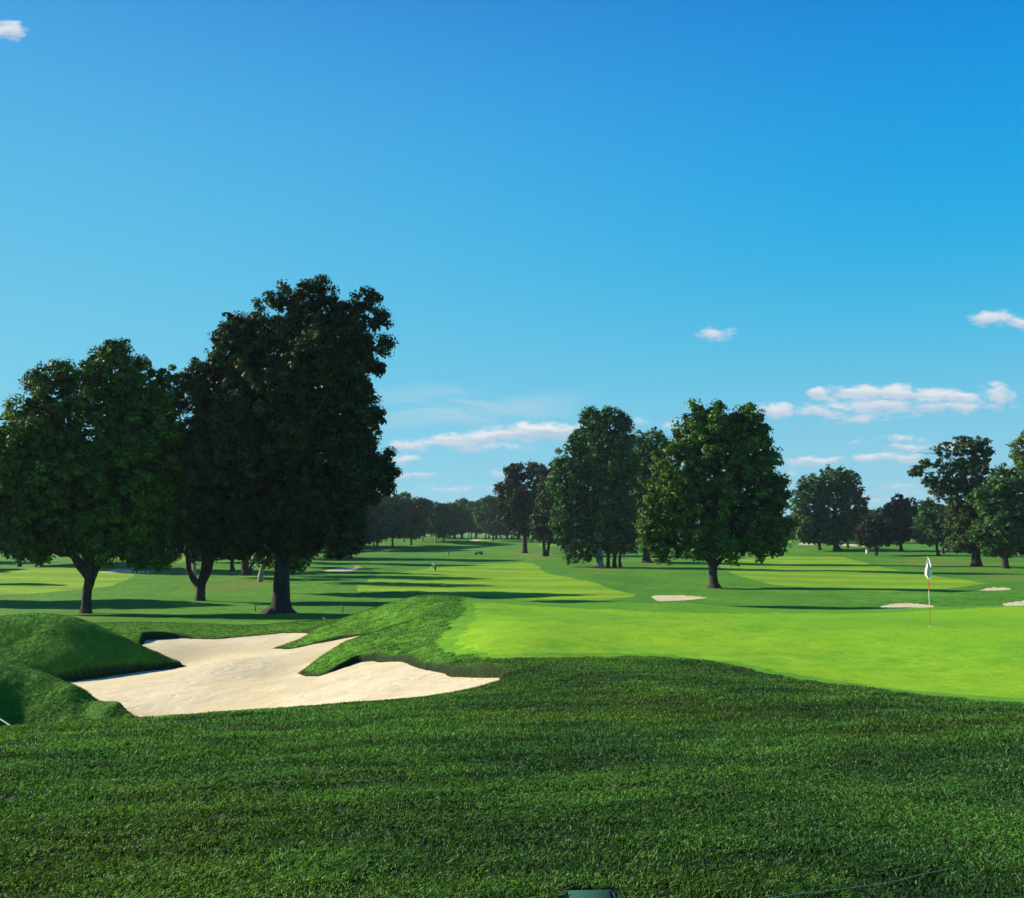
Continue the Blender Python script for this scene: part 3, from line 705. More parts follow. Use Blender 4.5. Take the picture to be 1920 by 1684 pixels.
for (lab, bx, by, tr, bl, sd_) in [
 ('slim dark trunk under the tallest canopy just right of the forked tree', 435, 1071, [[(436,1071,5.5),(435,1060,3.4),(435,1040,3.2)]], [(435,970,56,52),(440,930,50,50)], 15),
 ('thick tree splitting low into two stems under the tallest canopy', 463, 1079, [[(461,1080,12),(460,1068,7),(459,1040,6)],[(466,1072,5),(474,1060,4),(482,1040,3.6)]], [(465,960,66,60),(475,910,60,50)], 16),
 ('leaning pale-edged trunk close left of the thickest trunk', 489, 1091, [[(487,1091,5),(490,1072,4.4),(496,1050,4.2),(497,1035,4)]], [(500,975,50,48),(495,925,50,50)], 17),
 ('small dark trunk right beside the leaning one, farther away', 508, 1064, [[(508,1064,4),(508,1052,2.4),(508,1036,2.2)]], [(508,990,36,36)], 18),
 ('pale tree trunk seen through the fork of the forked tree', 364, 1083, [[(364,1083,5),(364,1065,3.4),(363,1035,3.2)]], [(362,985,42,42),(350,950,30,40)], 19)]:
    make_tree(lab, 'tree', bx, by, bl, tr, 'dark', .34, 1.0, 14, .9, sd_, limbs=5, d0=70, d1=260, group='trees in the shade behind the tallest tree', bark='pale_bark' if 'pale' in lab else 'bark')
# centre and right
make_tree('tall sunlit tree with feathery top and pale trunk in the centre clump', 'tree', 1125, 1064,
 [(1118,820,48,52),(1152,815,34,44),(1085,860,40,46),(1140,870,48,60),(1060,905,30,44),(1095,930,50,56),(1150,930,40,70),(1058,960,26,44),(1085,1000,40,42),(1150,985,34,50),(1108,1030,26,26),(1075,1035,20,18),(1108,782,16,18),(1140,776,16,14),(1168,790,13,18),(1085,820,18,16),(1175,825,14,18),(1045,872,14,16),(1040,910,12,18),(1185,870,14,20),(1045,985,14,18),(1060,1015,16,14),(1178,960,14,22)],
 [[(1125,1065,10),(1124,1055,6.5),(1124,1035,5.6),(1124,1010,5)]], 'teal', .32, 1.05, 44, .85, 21, limbs=12, d0=110, d1=220, bark='pale_bark')
make_tree('bushy brownish-green tree on several thin stems inside the centre clump', 'tree', 1152, 1063,
 [(1160,1000,28,26),(1140,1020,20,16),(1172,1015,20,20),(1158,985,18,14)],
 [[(1140,1061,3.8),(1140,1048,3),(1143,1030,2.6)],[(1152,1063,4.5),(1152,1050,3.4),(1155,1030,3)],[(1163,1064,3.4),(1162,1050,2.6),(1164,1030,2)]], 'brown', .30, .8, 22, 1.1, 22, limbs=5, d0=110, d1=220)
make_tree('dark two-topped tree behind the centre clump left of the round maple', 'tree', 1212, 1054,
 [(1200,850,24,44),(1232,838,24,38),(1195,910,36,50),(1225,900,34,52),(1195,975,40,50),(1225,990,34,46),(1180,1010,30,30)],
 [[(1212,1055,11),(1212,1045,6.5),(1212,1025,5.5)]], 'oak', .36, 1.0, 24, 1.0, 23, limbs=8, d0=120, d1=260)
make_tree('round maple with the widest crown right of centre, sunlit on its left', 'tree', 1338, 1102,
 [(1325,800,52,42),(1385,805,50,42),(1275,860,50,52),(1340,870,70,62),(1415,860,45,56),(1255,935,50,55),(1320,950,75,62),(1400,940,68,66),(1245,1000,40,34),(1300,1015,60,32),(1370,1010,70,40),(1430,1000,42,46),(1448,930,30,44),(1445,1010,26,24),(1425,815,24,26),(1310,770,22,16),(1345,768,16,14),(1290,790,18,16),(1400,775,20,16),(1438,850,16,18),(1458,900,16,18),(1468,935,14,14),(1222,960,20,26),(1240,1030,26,18),(1212,1000,16,18),(1468,985,16,20),(1275,815,16,18)],
 [[(1339,1103,14),(1338,1092,8.5),(1337,1075,7.5),(1336,1055,8),(1334,1040,8)],[(1340,1060,5),(1352,1048,4),(1362,1042,3.2),(1378,1030,2.6)],[(1345,1056,3),(1358,1045,2.6),(1385,1022,2)],[(1335,1055,5),(1322,1045,4),(1310,1030,3)]],
 'maple', .24, .85, 60, .85, 24, limbs=14, d0=80, d1=150)
for (lab, bx, sd_, bl) in [('thin trunk in deep shade just left of the round maple', 1230, 25, [(1225,1000,30,24)]), ('second thin trunk, nearer the round maple, in deep shade', 1241, 26, [(1245,1005,26,22)])]:
    make_tree(lab, 'tree', bx, 1042, bl, [[(bx,1042,3.5),(bx,1032,2.6),(bx,1018,2.3)]], 'dark', .4, 1.1, 14, .9, sd_, limbs=4, d0=180, d1=330, group='thin trunks behind the centre clump')
make_tree('dark roundish tree left of the centre clump with one straight trunk', 'tree', 983, 1037,
 [(975,892,24,24),(1000,895,26,26),(960,930,24,34),(990,935,40,42),(1020,925,16,40),(945,925,12,14),(1000,878,12,10),(965,878,10,9),(950,960,20,32),(985,975,44,32),(935,915,8,8),(960,885,16,16),(1015,885,14,14)],
 [[(984,1038,7),(984,1030,4.6),(984,1015,4.3),(985,990,4)]], 'dark', .50, 1.35, 24, 1.1, 27, limbs=9, d0=190, d1=330, hollow=.02)
make_tree('twin-stemmed dark tree just right of the straight trunked one', 'tree', 1022, 1043,
 [(1030,920,24,44),(1025,960,30,40),(1040,985,24,36),(1012,990,18,24),(1048,1008,12,12)],
 [[(1021,1044,4.6),(1020,1030,3.2),(1019,1008,3.2)],[(1025,1043,3.8),(1028,1028,2.8),(1031,1008,2.6)]], 'dark', .46, 1.25, 22, 1.1, 28, limbs=6, d0=170, d1=300)
make_tree('spreading rounded tree right of the maple with a thick pale-edged trunk', 'tree', 1568, 1033,
 [(1560,900,28,26),(1520,915,26,28),(1590,905,24,26),(1500,945,20,30),(1535,945,34,36),(1580,945,34,36),(1610,930,16,22),(1500,985,22,32),(1540,985,34,34),(1590,985,32,30),(1612,965,14,26),(1560,1005,30,16),(1515,1008,22,10)],
 [[(1570,1034,8.5),(1568,1024,5.6),(1566,1005,5)]], 'oak', .42, 1.15, 24, 1.05, 31, limbs=10, d0=170, d1=330, hollow=.02)
make_tree('small dark trunk with a low side branch beneath the spreading rounded tree', 'tree', 1537, 1031,
 [(1530,985,28,26),(1545,995,20,16)], [[(1537,1032,4.5),(1536,1024,3),(1535,1006,2.8)],[(1538,1018,1.5),(1543,1013,1.2),(1548,1009,1)]], 'oak', .42, 1.1, 18, .9, 32, limbs=4, d0=170, d1=330)
make_tree('slender trunk farthest behind the spreading rounded tree', 'tree', 1556, 1023, [(1556,985,20,20)], [[(1556,1024,3),(1555,1015,2),(1555,1000,1.8)]], 'dark', .5, 1.2, 14, .9, 33, limbs=3, d0=200, d1=420)
make_tree('thin tree between the spreading tree and the small round dark one', 'tree', 1590, 1027, [(1594,992,18,22),(1590,975,16,16)], [[(1590,1028,3),(1589,1018,2),(1588,1000,1.8)]], 'teal', .45, 1.1, 16, .9, 34, limbs=3, d0=190, d1=380)
make_tree('low round dark purple-leaved tree on a short trunk beside the white bin', 'tree', 1643, 1042,
 [(1642,990,34,30),(1628,1000,24,24),(1660,1000,24,24),(1645,1010,34,14)], [[(1643,1043,4),(1643,1034,2.8),(1643,1020,2.4)],[(1643,1028,1.4),(1634,1022,1.2),(1628,1018,1)]], 'purple', .36, .95, 26, 1.2, 35, limbs=5, d0=160, d1=300)
make_tree('smooth dense dark egg-shaped tree standing between two smaller trees', 'tree', 1690, 1033,
 [(1688,965,30,36),(1672,980,22,32),(1704,980,20,34),(1688,995,34,22)], [[(1690,1034,4.2),(1689,1024,2.8),(1688,1008,2.6)],[(1690,1020,1.2),(1696,1015,1)]], 'purple', .42, 1.1, 28, 1.4, 36, limbs=5, d0=180, d1=340)
make_tree('mid green tree with thin trunk right of the egg-shaped dark tree', 'tree', 1758, 1042,
 [(1748,955,24,24),(1735,985,18,32),(1760,985,26,32),(1745,1005,26,14),(1772,1000,14,22)], [[(1760,1043,3.4),(1757,1030,2.5),(1755,1008,2.3)]], 'teal', .36, 1.0, 26, 1.1, 37, limbs=5, d0=150, d1=300)
make_tree('slim trunk next to the mid green tree, slightly farther back', 'tree', 1769, 1039, [(1770,1000,14,18),(1768,985,12,12)], [[(1769,1040,3),(1768,1028,2.1),(1767,1010,2)]], 'dark', .36, .9, 18, 1, 38, limbs=3, d0=160, d1=310)
make_tree('big airy tree with open slanting limbs at upper left and a thick flared trunk', 'tree', 1832, 1062,
 [(1760,845,14,12),(1785,850,22,18),(1815,838,24,16),(1838,850,18,22),(1720,882,16,10),(1745,895,18,12),(1785,885,26,22),(1825,890,34,34),(1765,920,20,12),(1800,930,34,26),(1850,930,40,40),(1815,975,42,36),(1850,985,44,40),(1800,1015,30,22),(1845,1022,40,20),(1736,868,10,8),(1710,885,8,6),(1775,835,13,10),(1800,826,12,9),(1840,826,14,11),(1848,845,12,12),(1765,870,16,11),(1795,868,20,14),(1745,905,12,8),(1780,905,18,12)],
 [[(1832,1063,12),(1831,1052,8),(1830,1035,6.6),(1828,1005,6),(1822,960,5),(1815,910,3.5),(1800,870,1.6)],[(1824,965,3.2),(1800,945,2.4),(1775,915,1.8),(1745,890,1.2),(1722,882,.7)],[(1818,940,2.6),(1795,905,1.8),(1770,870,1.1),(1755,845,.7)],[(1826,985,2.4),(1800,965,1.6),(1775,950,1.1)]],
 'willow', .26, .70, 34, 1.05, 39, limbs=14, d0=120, d1=220, hollow=.04, core=.35, squash=.6)
make_tree('dense dark tree at the right edge with forked branches low on its trunk', 'tree', 1886, 1066,
 [(1885,905,30,34),(1860,940,34,34),(1905,940,38,40),(1870,985,40,40),(1915,990,40,42),(1885,1020,46,22),(1930,1020,30,24),(1955,960,34,50),(1845,1000,28,26)],
 [[(1886,1067,9),(1885,1058,6),(1884,1046,5.6),(1884,1030,5)],[(1884,1046,3.6),(1872,1038,3),(1860,1034,2)],[(1886,1044,3.4),(1898,1036,2.8),(1912,1030,2)]],
 'teal', .34, .95, 28, 1.15, 40, limbs=10, d0=110, d1=210)
make_tree('bright green sunlit tree cut off by the right edge of the photo', 'tree', 1975, 1050,
 [(1930,895,30,26),(1925,850,22,36),(1960,830,40,50),(1970,900,50,60),(1980,980,50,50),(1918,862,14,12),(1925,825,12,16)], [[(1975,1051,10),(1974,1030,6.5),(1973,990,6)]], 'yellow', .32, .9, 26, 1.0, 41, limbs=8, d0=110, d1=260)

# ---- the far woodland: rows of trees along the end of the course
protos = []
def proto(k, pal, H_, Wd, bark, trunkh, nl=20):
    rr = np.random.default_rng(100+k); n = 7
    bl = []
    # built at a nominal distance of 400 m: 1 m = F/400 px
    px = F/400.0
    for i in range(n):
        a = rr.random()*2*np.pi; hh = trunkh+(H_-trunkh)*(.28+.52*rr.random()); R = (H_-trunkh)*(.22+.10*rr.random())
        bl.append((Wd*.30*math.cos(a), hh, R*Wd/H_*1.15, R, Wd*.30*math.sin(a)))
    bl.append((0, H_-(H_-trunkh)*.22, Wd*.24, (H_-trunkh)*.22, 0)); bl.append((0, trunkh+(H_-trunkh)*.3, Wd*.42, (H_-trunkh)*.3, 0))
    c1, c2 = [np.array(q) for q in PAL[pal]]
    C = []; 
    for (x, z, rx, rz, y) in bl:
        m_ = int(26*rx*rz/4)+10; d = rr.normal(0, 1, (m_, 3)); d /= np.linalg.norm(d, axis=1)[:, None]
        C.append(np.array([x, y, z])+d*np.array([rx, rx, rz])*(.7+.35*rr.random(m_))[:, None])
    C = np.vstack(C); mv = rr.random(len(C))[:, None]
    v, f, cc = leaves(C, .7+.7*rr.random(len(C)), nl, .58, rr, (c1*(1-mv)+c2*mv), .8)
    T_ = Tubes(); T_.tube([(0,0,-.6),(.05,0,1.2),(.1,.05,trunkh),(0,0,H_*.8)], [.55*H_/18,.38*H_/18,.32*H_/18,.08], 9, k)
    for j in range(5):
        e = C[rr.integers(len(C))]; T_.tube(curve_pts((.05,.03,trunkh*(.8+.5*rr.random())), e, 6, .05, rr, .03), np.linspace(.18,.04,6), 6, k)
    cr = bpy.data.meshes.new('tmp')
    o1 = mesh_np('crown', v, f, M['leaf'], False, None, col=cc); o2 = T_.build('trunk', M[bark])
    m1, m2 = o1.data, o2.data; bpy.data.objects.remove(o1); bpy.data.objects.remove(o2); bpy.data.meshes.remove(cr)
    return (m1, m2, H_)
protos = [proto(0,'oak',20,17,'bark',3.2), proto(1,'teal',22,15,'bark',4.2), proto(2,'teal',19,12,'pale_bark',5.0), proto(3,'oak',16,16,'bark',2.2), proto(4,'teal',21,13,'pale_bark',4.5), proto(5,'oak',24,19,'bark',4.0)]
def far_tree(k, x, y, H_, rz, label, group, name='woodland_tree', widen=1.0):
    m1, m2, h0 = protos[k]; s = H_/h0
    root = bpy.data.objects.new(name, None); root.location = (x, y, ground_at(x, y)-.1); root.rotation_euler = (0, 0, rz); root.scale = (s*widen, s*widen, s)
    link(root); tag(root, label, 'tree', group)
    for nm, me in (('crown', m1), ('trunk', m2)):
        o = bpy.data.objects.new(nm, me); link(o, root)
    return root
def far_px(k, px, base_py, top_py, rz, label, group, d0, d1, widen=1.0):
    x, y = hit(px, base_py, d0, d1, 700)
    z = ground_at(x, y)-CZ; top = P(px, top_py, y)[2]
    return far_tree(k, x, y, max(5, top-z), rz, label, group, widen=widen)
near_far = [ # px, base y, top y, proto, widen, label
 (707,1028,925,1,1.0,'dark narrow-trunked tree just right of the huge canopy with two trunks near it'),
 (701,1027,950,3,.9,'low dark tree touching the right edge of the huge canopy'),
 (736,1024,928,1,.9,'tall dark tree, first with a clear crown right of the huge canopy'),
 (757,1016,922,4,.9,'wispy thin-topped tree rising above the far row on its left'),
 (771,1022,938,0,1.1,'far tree with a forked pale trunk left of the mound'),
 (792,1014,936,4,.9,'thin pale green tree left of the low far mound'),
 (817,1019,942,2,.9,'pale green slender tree beside the low far mound'),
 (832,1017,945,3,.9,'dark tree right of the low far mound'),
 (925,1014,936,0,1.0,'broad far tree just left of the straight trunked dark tree')]
for i, (px, b_, t_, k, wd, lab) in enumerate(near_far): far_px(k, px, b_, t_, i*1.3, lab, 'single trees in front of the far wood', 150, 520, wd)
rr0 = np.random.default_rng(55)
LABW = 'dark broadleaf tree packed in the far row of woodland at the end of the course'
for row_, (dist, n_) in enumerate([(455, 26), (480, 26), (520, 24)]):
    for i in range(n_):
        px = 640+(i+.5)*(480.0/n_)+rr0.normal(0, 4); x = float(ray(px, 1000)[0])*dist; y = dist+rr0.normal(0, 4)
        top = np.interp(px, [640,700,760,850,870,900,1000,1120], [950,942,945,946,938,940,934,930])+rr0.normal(0, 2.2)
        z = ground_at(x, y)-CZ; H_ = P(px, top, y)[2]-z
        far_tree(int(rr0.integers(0, 6)), x, y, H_*(1 if row_ else .93), rr0.random()*6.28, LABW, 'woodland at the end of the course', widen=.85)
LABR = 'distant tree in the low green wood behind the right-hand trees'
for row_, (dist, n_) in enumerate([(400, 20), (440, 20)]):
    for i in range(n_):
        px = 1440+(i+.5)*(560.0/n_)+rr0.normal(0, 5); x = float(ray(px, 1000)[0])*dist; y = dist+rr0.normal(0, 5)
        top = np.interp(px, [1440,1600,1640,1670,1720,1800,1860,2000], [968,962,956,946,950,946,950,950])+rr0.normal(0, 2)
        z = ground_at(x, y)-CZ; H_ = P(px, top, y)[2]-z
        far_tree(int(rr0.integers(0, 6)), x, y, H_*(1 if row_ else .92), rr0.random()*6.28, LABR, 'wood behind the right-hand trees', widen=.9)
LABL = 'dark tree in the far row seen under the left-hand canopies'
for row_, (dist, n_) in enumerate([(300, 20), (330, 22)]):
    for i in range(n_):
        px = -160+(i+.5)*(860.0/n_)+rr0.normal(0, 5); x = float(ray(px, 1000)[0])*dist; y = dist+rr0.normal(0, 4)
        far_tree(int(rr0.integers(0, 4)), x, y, 13+4*rr0.random(), rr0.random()*6.28, LABL, 'trees far behind the left-hand canopies', widen=1.0)
far_tree(1, -24.1, 106, 15.5, 2.1, 'shade tree hidden behind the thickest trunk, casting the long shadow across the fairway', 'shade trees at the left', widen=1.0)
# trees standing just outside the left of the view: their long shadows cross the turf
LABO = 'broad shade tree standing out of view left of the far left tree'
for (x, y, H_, k) in [(-62,92,16,0),(-62,74,13,5),(-92,132,17,1),(-92,112,12,3),(-68,160,16,0),(-84,172,16,1),(-120,170,20,5),(-44,190,17,2),(-70,205,18,5),(-130,210,20,1)]:
    far_tree(k, x, y, H_, x*.7, LABO if x/y < -.53 else 'dark broad tree in the middle distance left of the far left trunk', 'shade trees at the left')
# ------------------------------------------------------------------ small things on the course
def plain(name, col, rough=.6, spec=.3, metal=0, var=.12, scale=20):
    m, t = mat(name); p = coords(t); n = t.noise(p, scale, 3)
    c = t.mix(n, tuple(x*(1-var) for x in col), tuple(min(1, x*(1+var)) for x in col))
    finish(t, principled(t, c, rough, spec, None, metal)); return m
MW = plain('white_paint', (.78,.78,.76)); MR = plain('red_paint', (.62,.05,.03)); MY = plain('yellow_cloth', (.75,.65,.10))
MSk = plain('skin', (.45,.27,.19)); MDk = plain('dark_cloth', (.035,.035,.05), .9); MTan = plain('tan_paint', (.42,.33,.18)); MTy = plain('tyre', (.02,.02,.02), .9)
MWc = plain('white_cloth', (.80,.80,.80), .9); MGr = plain('grey_metal', (.35,.36,.37), .4, .5, .6); MKh = plain('khaki_cloth', (.36,.29,.19), .9)
MBox = plain('green_plastic', (.007,.095,.055), .85, .4, 0, .3, 60); MWood = plain('weathered_wood', (.10,.085,.065), .9); MRub = plain('flat_black', (.01,.01,.01), .9)
def box(T, c, h, rz=0, rx=0):
    """bevelled-looking box appended to vertex lists"""
    x, y, z = h; v = []
    e = min(h)*.25
    prof = [(-x+e,-y),(x-e,-y),(x,-y+e),(x,y-e),(x-e,y),(-x+e,y),(-x,y-e),(-x,-y+e)]
    for zz, k in ((-z, .94), (-z+e, 1), (z-e, 1), (z, .94)):
        for (a, b_) in prof: v.append((a*k, b_*k, zz))
    v = np.array(v); cr, sr = math.cos(rx), math.sin(rx)
    v = np.stack([v[:,0], v[:,1]*cr-v[:,2]*sr, v[:,1]*sr+v[:,2]*cr], 1)
    cz_, sz = math.cos(rz), math.sin(rz)
    v = np.stack([v[:,0]*cz_-v[:,1]*sz, v[:,0]*sz+v[:,1]*cz_, v[:,2]], 1)+np.array(c)
    f = []
    for l in range(3):
        for j in range(8): f.append([l*8+j, l*8+(j+1) % 8, (l+1)*8+(j+1) % 8, (l+1)*8+j])
    for l0 in (0, 24):
        f += [[l0,l0+1,l0+2,l0+7],[l0+7,l0+2,l0+3,l0+6],[l0+6,l0+3,l0+4,l0+5]]
    T.v.append(v); T.f.append(np.array(f)+T.n); T.n += 32
def empty(name, loc, rz=0, label=None, cat=None, group=None):
    r = bpy.data.objects.new(name, None); r.location = loc; r.rotation_euler = (0, 0, rz); link(r); tag(r, label, cat, group); return r
def cyl(T, c, r0, r1, h, sides=16, cap=True):
    T.tube([(c[0],c[1],c[2]),(c[0],c[1],c[2]+h*.5),(c[0],c[1],c[2]+h)], [r0,(r0+r1)/2,r1], sides, 0, 0)
    if cap: T.tube([(c[0],c[1],c[2]+h),(c[0],c[1],c[2]+h+.001),(c[0],c[1],c[2]+h+.002)], [r1,r1*.5,.0005], sides, 0, 0)

# flagstick
fx, fy = hit(1744, 1176, 26, 38); fz = ground_at(fx, fy); FH = (P(1744, 1045, fy)[2]+CZ)-fz
fr = empty('golf_flagstick', (fx, fy, fz), 0, 'white and red striped flagstick with limp white flag standing on the bright green', 'flagstick')
fq = lambda py: max(0, (P(1744, py, fy)[2]+CZ)-fz)
T = Tubes(); T.tube([(0,0,-.12),(0,0,FH*.5),(0,0,FH)], [.0105,.0105,.0095], 10, 0, 0); T.build('pole', MW, fr)
for a_, b_ in ((1107, 1087), (1172, 1138)):
    T = Tubes(); T.tube([(0,0,fq(a_)),(0,0,(fq(a_)+fq(b_))/2),(0,0,fq(b_))], [.0125]*3, 10, 0, 0); T.build('red_band', MR, fr)
T = Tubes(); T.tube([(0,0,FH-.01),(0,0,FH+.012),(0,0,FH+.03)], [.014,.016,.004], 10, 0, 0); T.build('finial', MGr, fr)
# limp flag: cloth hanging in folds from its top corner
fs = fy/F; fv = []; nu, nv = 26, 30
for j in range(nv):
    t_ = j/(nv-1); py = 1047+t_*39; z_ = (P(1744, py, fy)[2]+CZ)-fz
    L = np.interp(t_, [0,.15,.35,.6,.8,.92,1], [1.5,3,6,8.5,8.0,4,.8])*fs; Rr_ = np.interp(t_, [0,.15,.35,.6,.8,.92,1], [1,2.5,5.5,7.5,6.0,3,.6])*fs
    for i in range(nu):
        u_ = i/(nu-1); x_ = -L*.75+u_*(L*.75+Rr_); y_ = math.sin(u_*13+t_*2.5)*.05*min(1, t_*3)+math.sin(u_*5)*.03-.02
        fv.append((x_, y_, z_))
fi = np.arange(nu*nv).reshape(nv, nu); ff = np.stack([fi[:-1,:-1], fi[:-1,1:], fi[1:,1:], fi[1:,:-1]], 2).reshape(-1, 4)
fl = mesh_np('flag', fv, ff, MWc, True, fr); sd_ = fl.modifiers.new('thick', 'SOLIDIFY'); sd_.thickness = .002
# dark oval emblem on the flag
ev = [(.055,-.078,fq(1066))]; 
for i in range(14): a_ = i/14*2*math.pi; ev.append((.055+.032*math.cos(a_), -.078, fq(1066)+.048*math.sin(a_)))
em = mesh_np('emblem', ev, [[0,1+i,1+(i+1) % 14,0] for i in range(14)] and np.array([[0,1+i,1+(i+1) % 14] for i in range(14)]), plain('emblem_ink', (.30,.16,.22), .9), False, fr)
T = Tubes(); T.tube([(0,0,-.09),(0,0,-.04),(0,0,.004)], [.052,.054,.054], 20, 0, 0); hb = T.build('cup_rim', MW, None)
hr = empty('golf_hole', (fx, fy, fz), 0, 'small cup hole in the green around the foot of the flagstick', 'golf hole'); hb.parent = hr
T = Tubes(); cyl(T, (0,0,-.07), .050, .050, .073, 20); T.build('cup', MRub, hr)  # closed black plug, its colour stands for the shade inside the hole
# far flag
gx_, gy_ = hit(1002, 1022, 200, 500); gz_ = ground_at(gx_, gy_)
r = empty('golf_flagstick', (gx_, gy_, gz_), 0, 'tiny far flagstick with pale yellow flag left of the twin-stemmed tree', 'flagstick')
T = Tubes(); T.tube([(0,0,0),(0,0,1.1),(0,0,2.3)], [.03]*3, 8, 0, 0); T.build('pole', MW, r)
v = [(0,-.02,2.25),(.55,-.1,2.2),(.5,.06,1.65),(0,-.02,1.7),(.28,.1,2.23),(.26,-.08,1.66)]
fl = mesh_np('flag', v, np.array([[0,4,5,3],[4,1,2,5]]), MY, True, r); q = fl.modifiers.new('thick', 'SOLIDIFY'); q.thickness = .01

# people ------------------------------------------------------------------
def skin(name, verts, edges, rad, m_, parent, sub=1):
    me = bpy.data.meshes.new(name); me.from_pydata(verts, edges, []); me.materials.append(m_)
    o = bpy.data.objects.new(name, me); link(o, parent)
    o.modifiers.new('skin', 'SKIN'); sk = me.skin_vertices[0].data
    for i, r_ in enumerate(rad): sk[i].radius = (r_, r_) if not isinstance(r_, tuple) else r_
    sk[0].use_root = True
    q_ = o.modifiers.new('sub', 'SUBSURF'); q_.levels = sub; q_.render_levels = sub
    me.polygons.foreach_set('use_smooth', [True]*len(me.polygons)); o.modifiers['skin'].use_smooth_shade = True
    return o
def person(px, py, rz, bend, label, top, legs, d0, d1, club=True, cap_m=None):
    x, y = hit(px, py, d0, d1, 800)
    r = empty('person', (x, y, ground_at(x, y)), rz, label, 'person')
    b = bend; hip = (0, 0, .92)
    def up(t_, s_=0): return (s_, math.sin(b)*t_, .92+math.cos(b)*t_)
    ch = up(.32); nk = up(.52); hb_ = b*.8 if b < .8 else b*.9
    hd = (0, nk[1]+math.sin(hb_)*.17, nk[2]+math.cos(hb_)*.17); ht = (0, nk[1]+math.sin(hb_)*.27, nk[2]+math.cos(hb_)*.27)
    shl = up(.46, .19); shr = up(.46, -.19)
    hy = nk[1]+.22; hz = nk[2]-.52-(.05 if b > .6 else 0)
    ell = (.25, (shl[1]+hy)/2, (shl[2]+hz)/2-.02); elr = (-.25, ell[1], ell[2]); hl = (.06, hy, hz); hr_ = (-.04, hy+.02, hz-.05)
    kn = .10 if b > .3 else .02
    kl = (.12, kn, .50); kr = (-.12, kn, .50); al = (.15, -.02, .09); ar = (-.15, -.02, .09); fl_ = (.16, .17, .045); fr_ = (-.16, .17, .045)
    vs = [hip, ch, nk, hd, ht, shl, ell, hl, shr, elr, hr_, kl, al, fl_, kr, ar, fr_]
    es = [(0,1),(1,2),(2,3),(3,4),(2,5),(5,6),(6,7),(2,8),(8,9),(9,10),(0,11),(11,12),(12,13),(0,14),(14,15),(15,16)]
    rd = [(.15,.12),(.15,.11),.055,(.085,.10),.05,.06,.045,.035,.06,.045,.035,.075,.045,.04,.075,.045,.04]
    skin('body', vs, es, rd, MSk, r, 2)
    skin('shirt', [hip, ch, up(.50), shl, ((shl[0]+ell[0])/2, (shl[1]+ell[1])/2, (shl[2]+ell[2])/2), shr, ((shr[0]+elr[0])/2, (shr[1]+elr[1])/2, (shr[2]+elr[2])/2)],
         [(0,1),(1,2),(2,3),(3,4),(2,5),(5,6)], [(.165,.135),(.175,.13),.08,.085,.07,.085,.07], top, r)
    skin('trousers', [hip, kl, al, kr, ar], [(0,1),(1,2),(0,3),(3,4)], [(.165,.13),.09,.065,.09,.065], legs, r)
    skin('hair', [hd, ht], [(0,1)], [(.092,.108),.07], cap_m or MDk, r)
    if club:
        c = empty('golf_club', r.location, rz, 'golf club held down by the '+('bending' if b > .4 else 'standing')+' player on the far fairway', 'golf club')
        T = Tubes(); T.tube([(hl[0], hy, hz+.12), (hl[0]*.5, hy+.25, hz*.5+.06), (0, hy+.48, .03)], [.016,.010,.008], 8, 0, 0); T.build('shaft', MGr, c)
        T = Tubes(); box(T, (0.03, hy+.50, .035), (.05,.03,.025)); T.build('club_head', MGr, c)
    return r
person(817, 1071, 1.2, 1.05, 'bending golfer in a white shirt and dark trousers on the centre fairway', MWc, MDk, 90, 300, True, MW)
person(841, 1045, .4, .12, 'standing golfer in a grey shirt and khaki trousers, farther off beyond the bending one', plain('grey_cloth', (.22,.20,.22), .9), MKh, 150, 400)
person(697, 1034, -1.7, 1.0, 'person in a pale top bending beside the thin sand streak near the huge canopy', MWc, MDk, 180, 450, False)
# utility cart
cx_, cy_ = hit(897, 1040, 150, 400, 800)
r = empty('utility_cart', (cx_, cy_, ground_at(cx_, cy_)), .15, 'small open tan utility cart parked on the far rough', 'cart')
T = Tubes(); box(T, (0,0,.45), (1.05,.55,.13)); box(T, (-.85,0,.62), (.22,.5,.12)); b1 = T.build('body', MTan, r)
T = Tubes(); box(T, (.6,0,.72), (.48,.55,.15)); T.build('cargo_bed', MGr, r)
T = Tubes(); box(T, (-.05,0,.68), (.24,.5,.08)); box(T, (.18,0,.92), (.06,.5,.2), 0, 0); T.build('seat', MDk, r)
T = Tubes(); T.tube([(-.65,.22,.6),(-.5,.22,.85),(-.4,.22,1.02)], [.02]*3, 8, 0, 0); a_ = np.linspace(0, 2*np.pi, 17)
T.tube(np.stack([-.4+.06*np.cos(a_), .22+.17*np.sin(a_), 1.02+.15*np.cos(a_)], 1), [.018]*17, 6, 0, 0); T.build('steering_wheel', MDk, r)
for sx in (-.72, .72):
    for sy in (-.5, .5):
        T = Tubes(); T.tube([(sx,sy-.10,.25),(sx,sy,.25),(sx,sy+.10,.25)], [.25,.27,.25], 18, 0, 0); T.tube([(sx,sy-.101,.25),(sx,sy-.103,.25),(sx,sy-.104,.25)], [.25,.12,.01], 18, 0, 0); T.tube([(sx,sy+.101,.25),(sx,sy+.103,.25),(sx,sy+.104,.25)], [.25,.12,.01], 18, 0, 0)
        wh = T.build('wheel', MTy, r)
        T = Tubes(); T.tube([(sx,sy-.12,.25),(sx,sy,.25),(sx,sy+.12,.25)], [.11]*3, 12, 0, 0); T.build('hub', MW, wh)
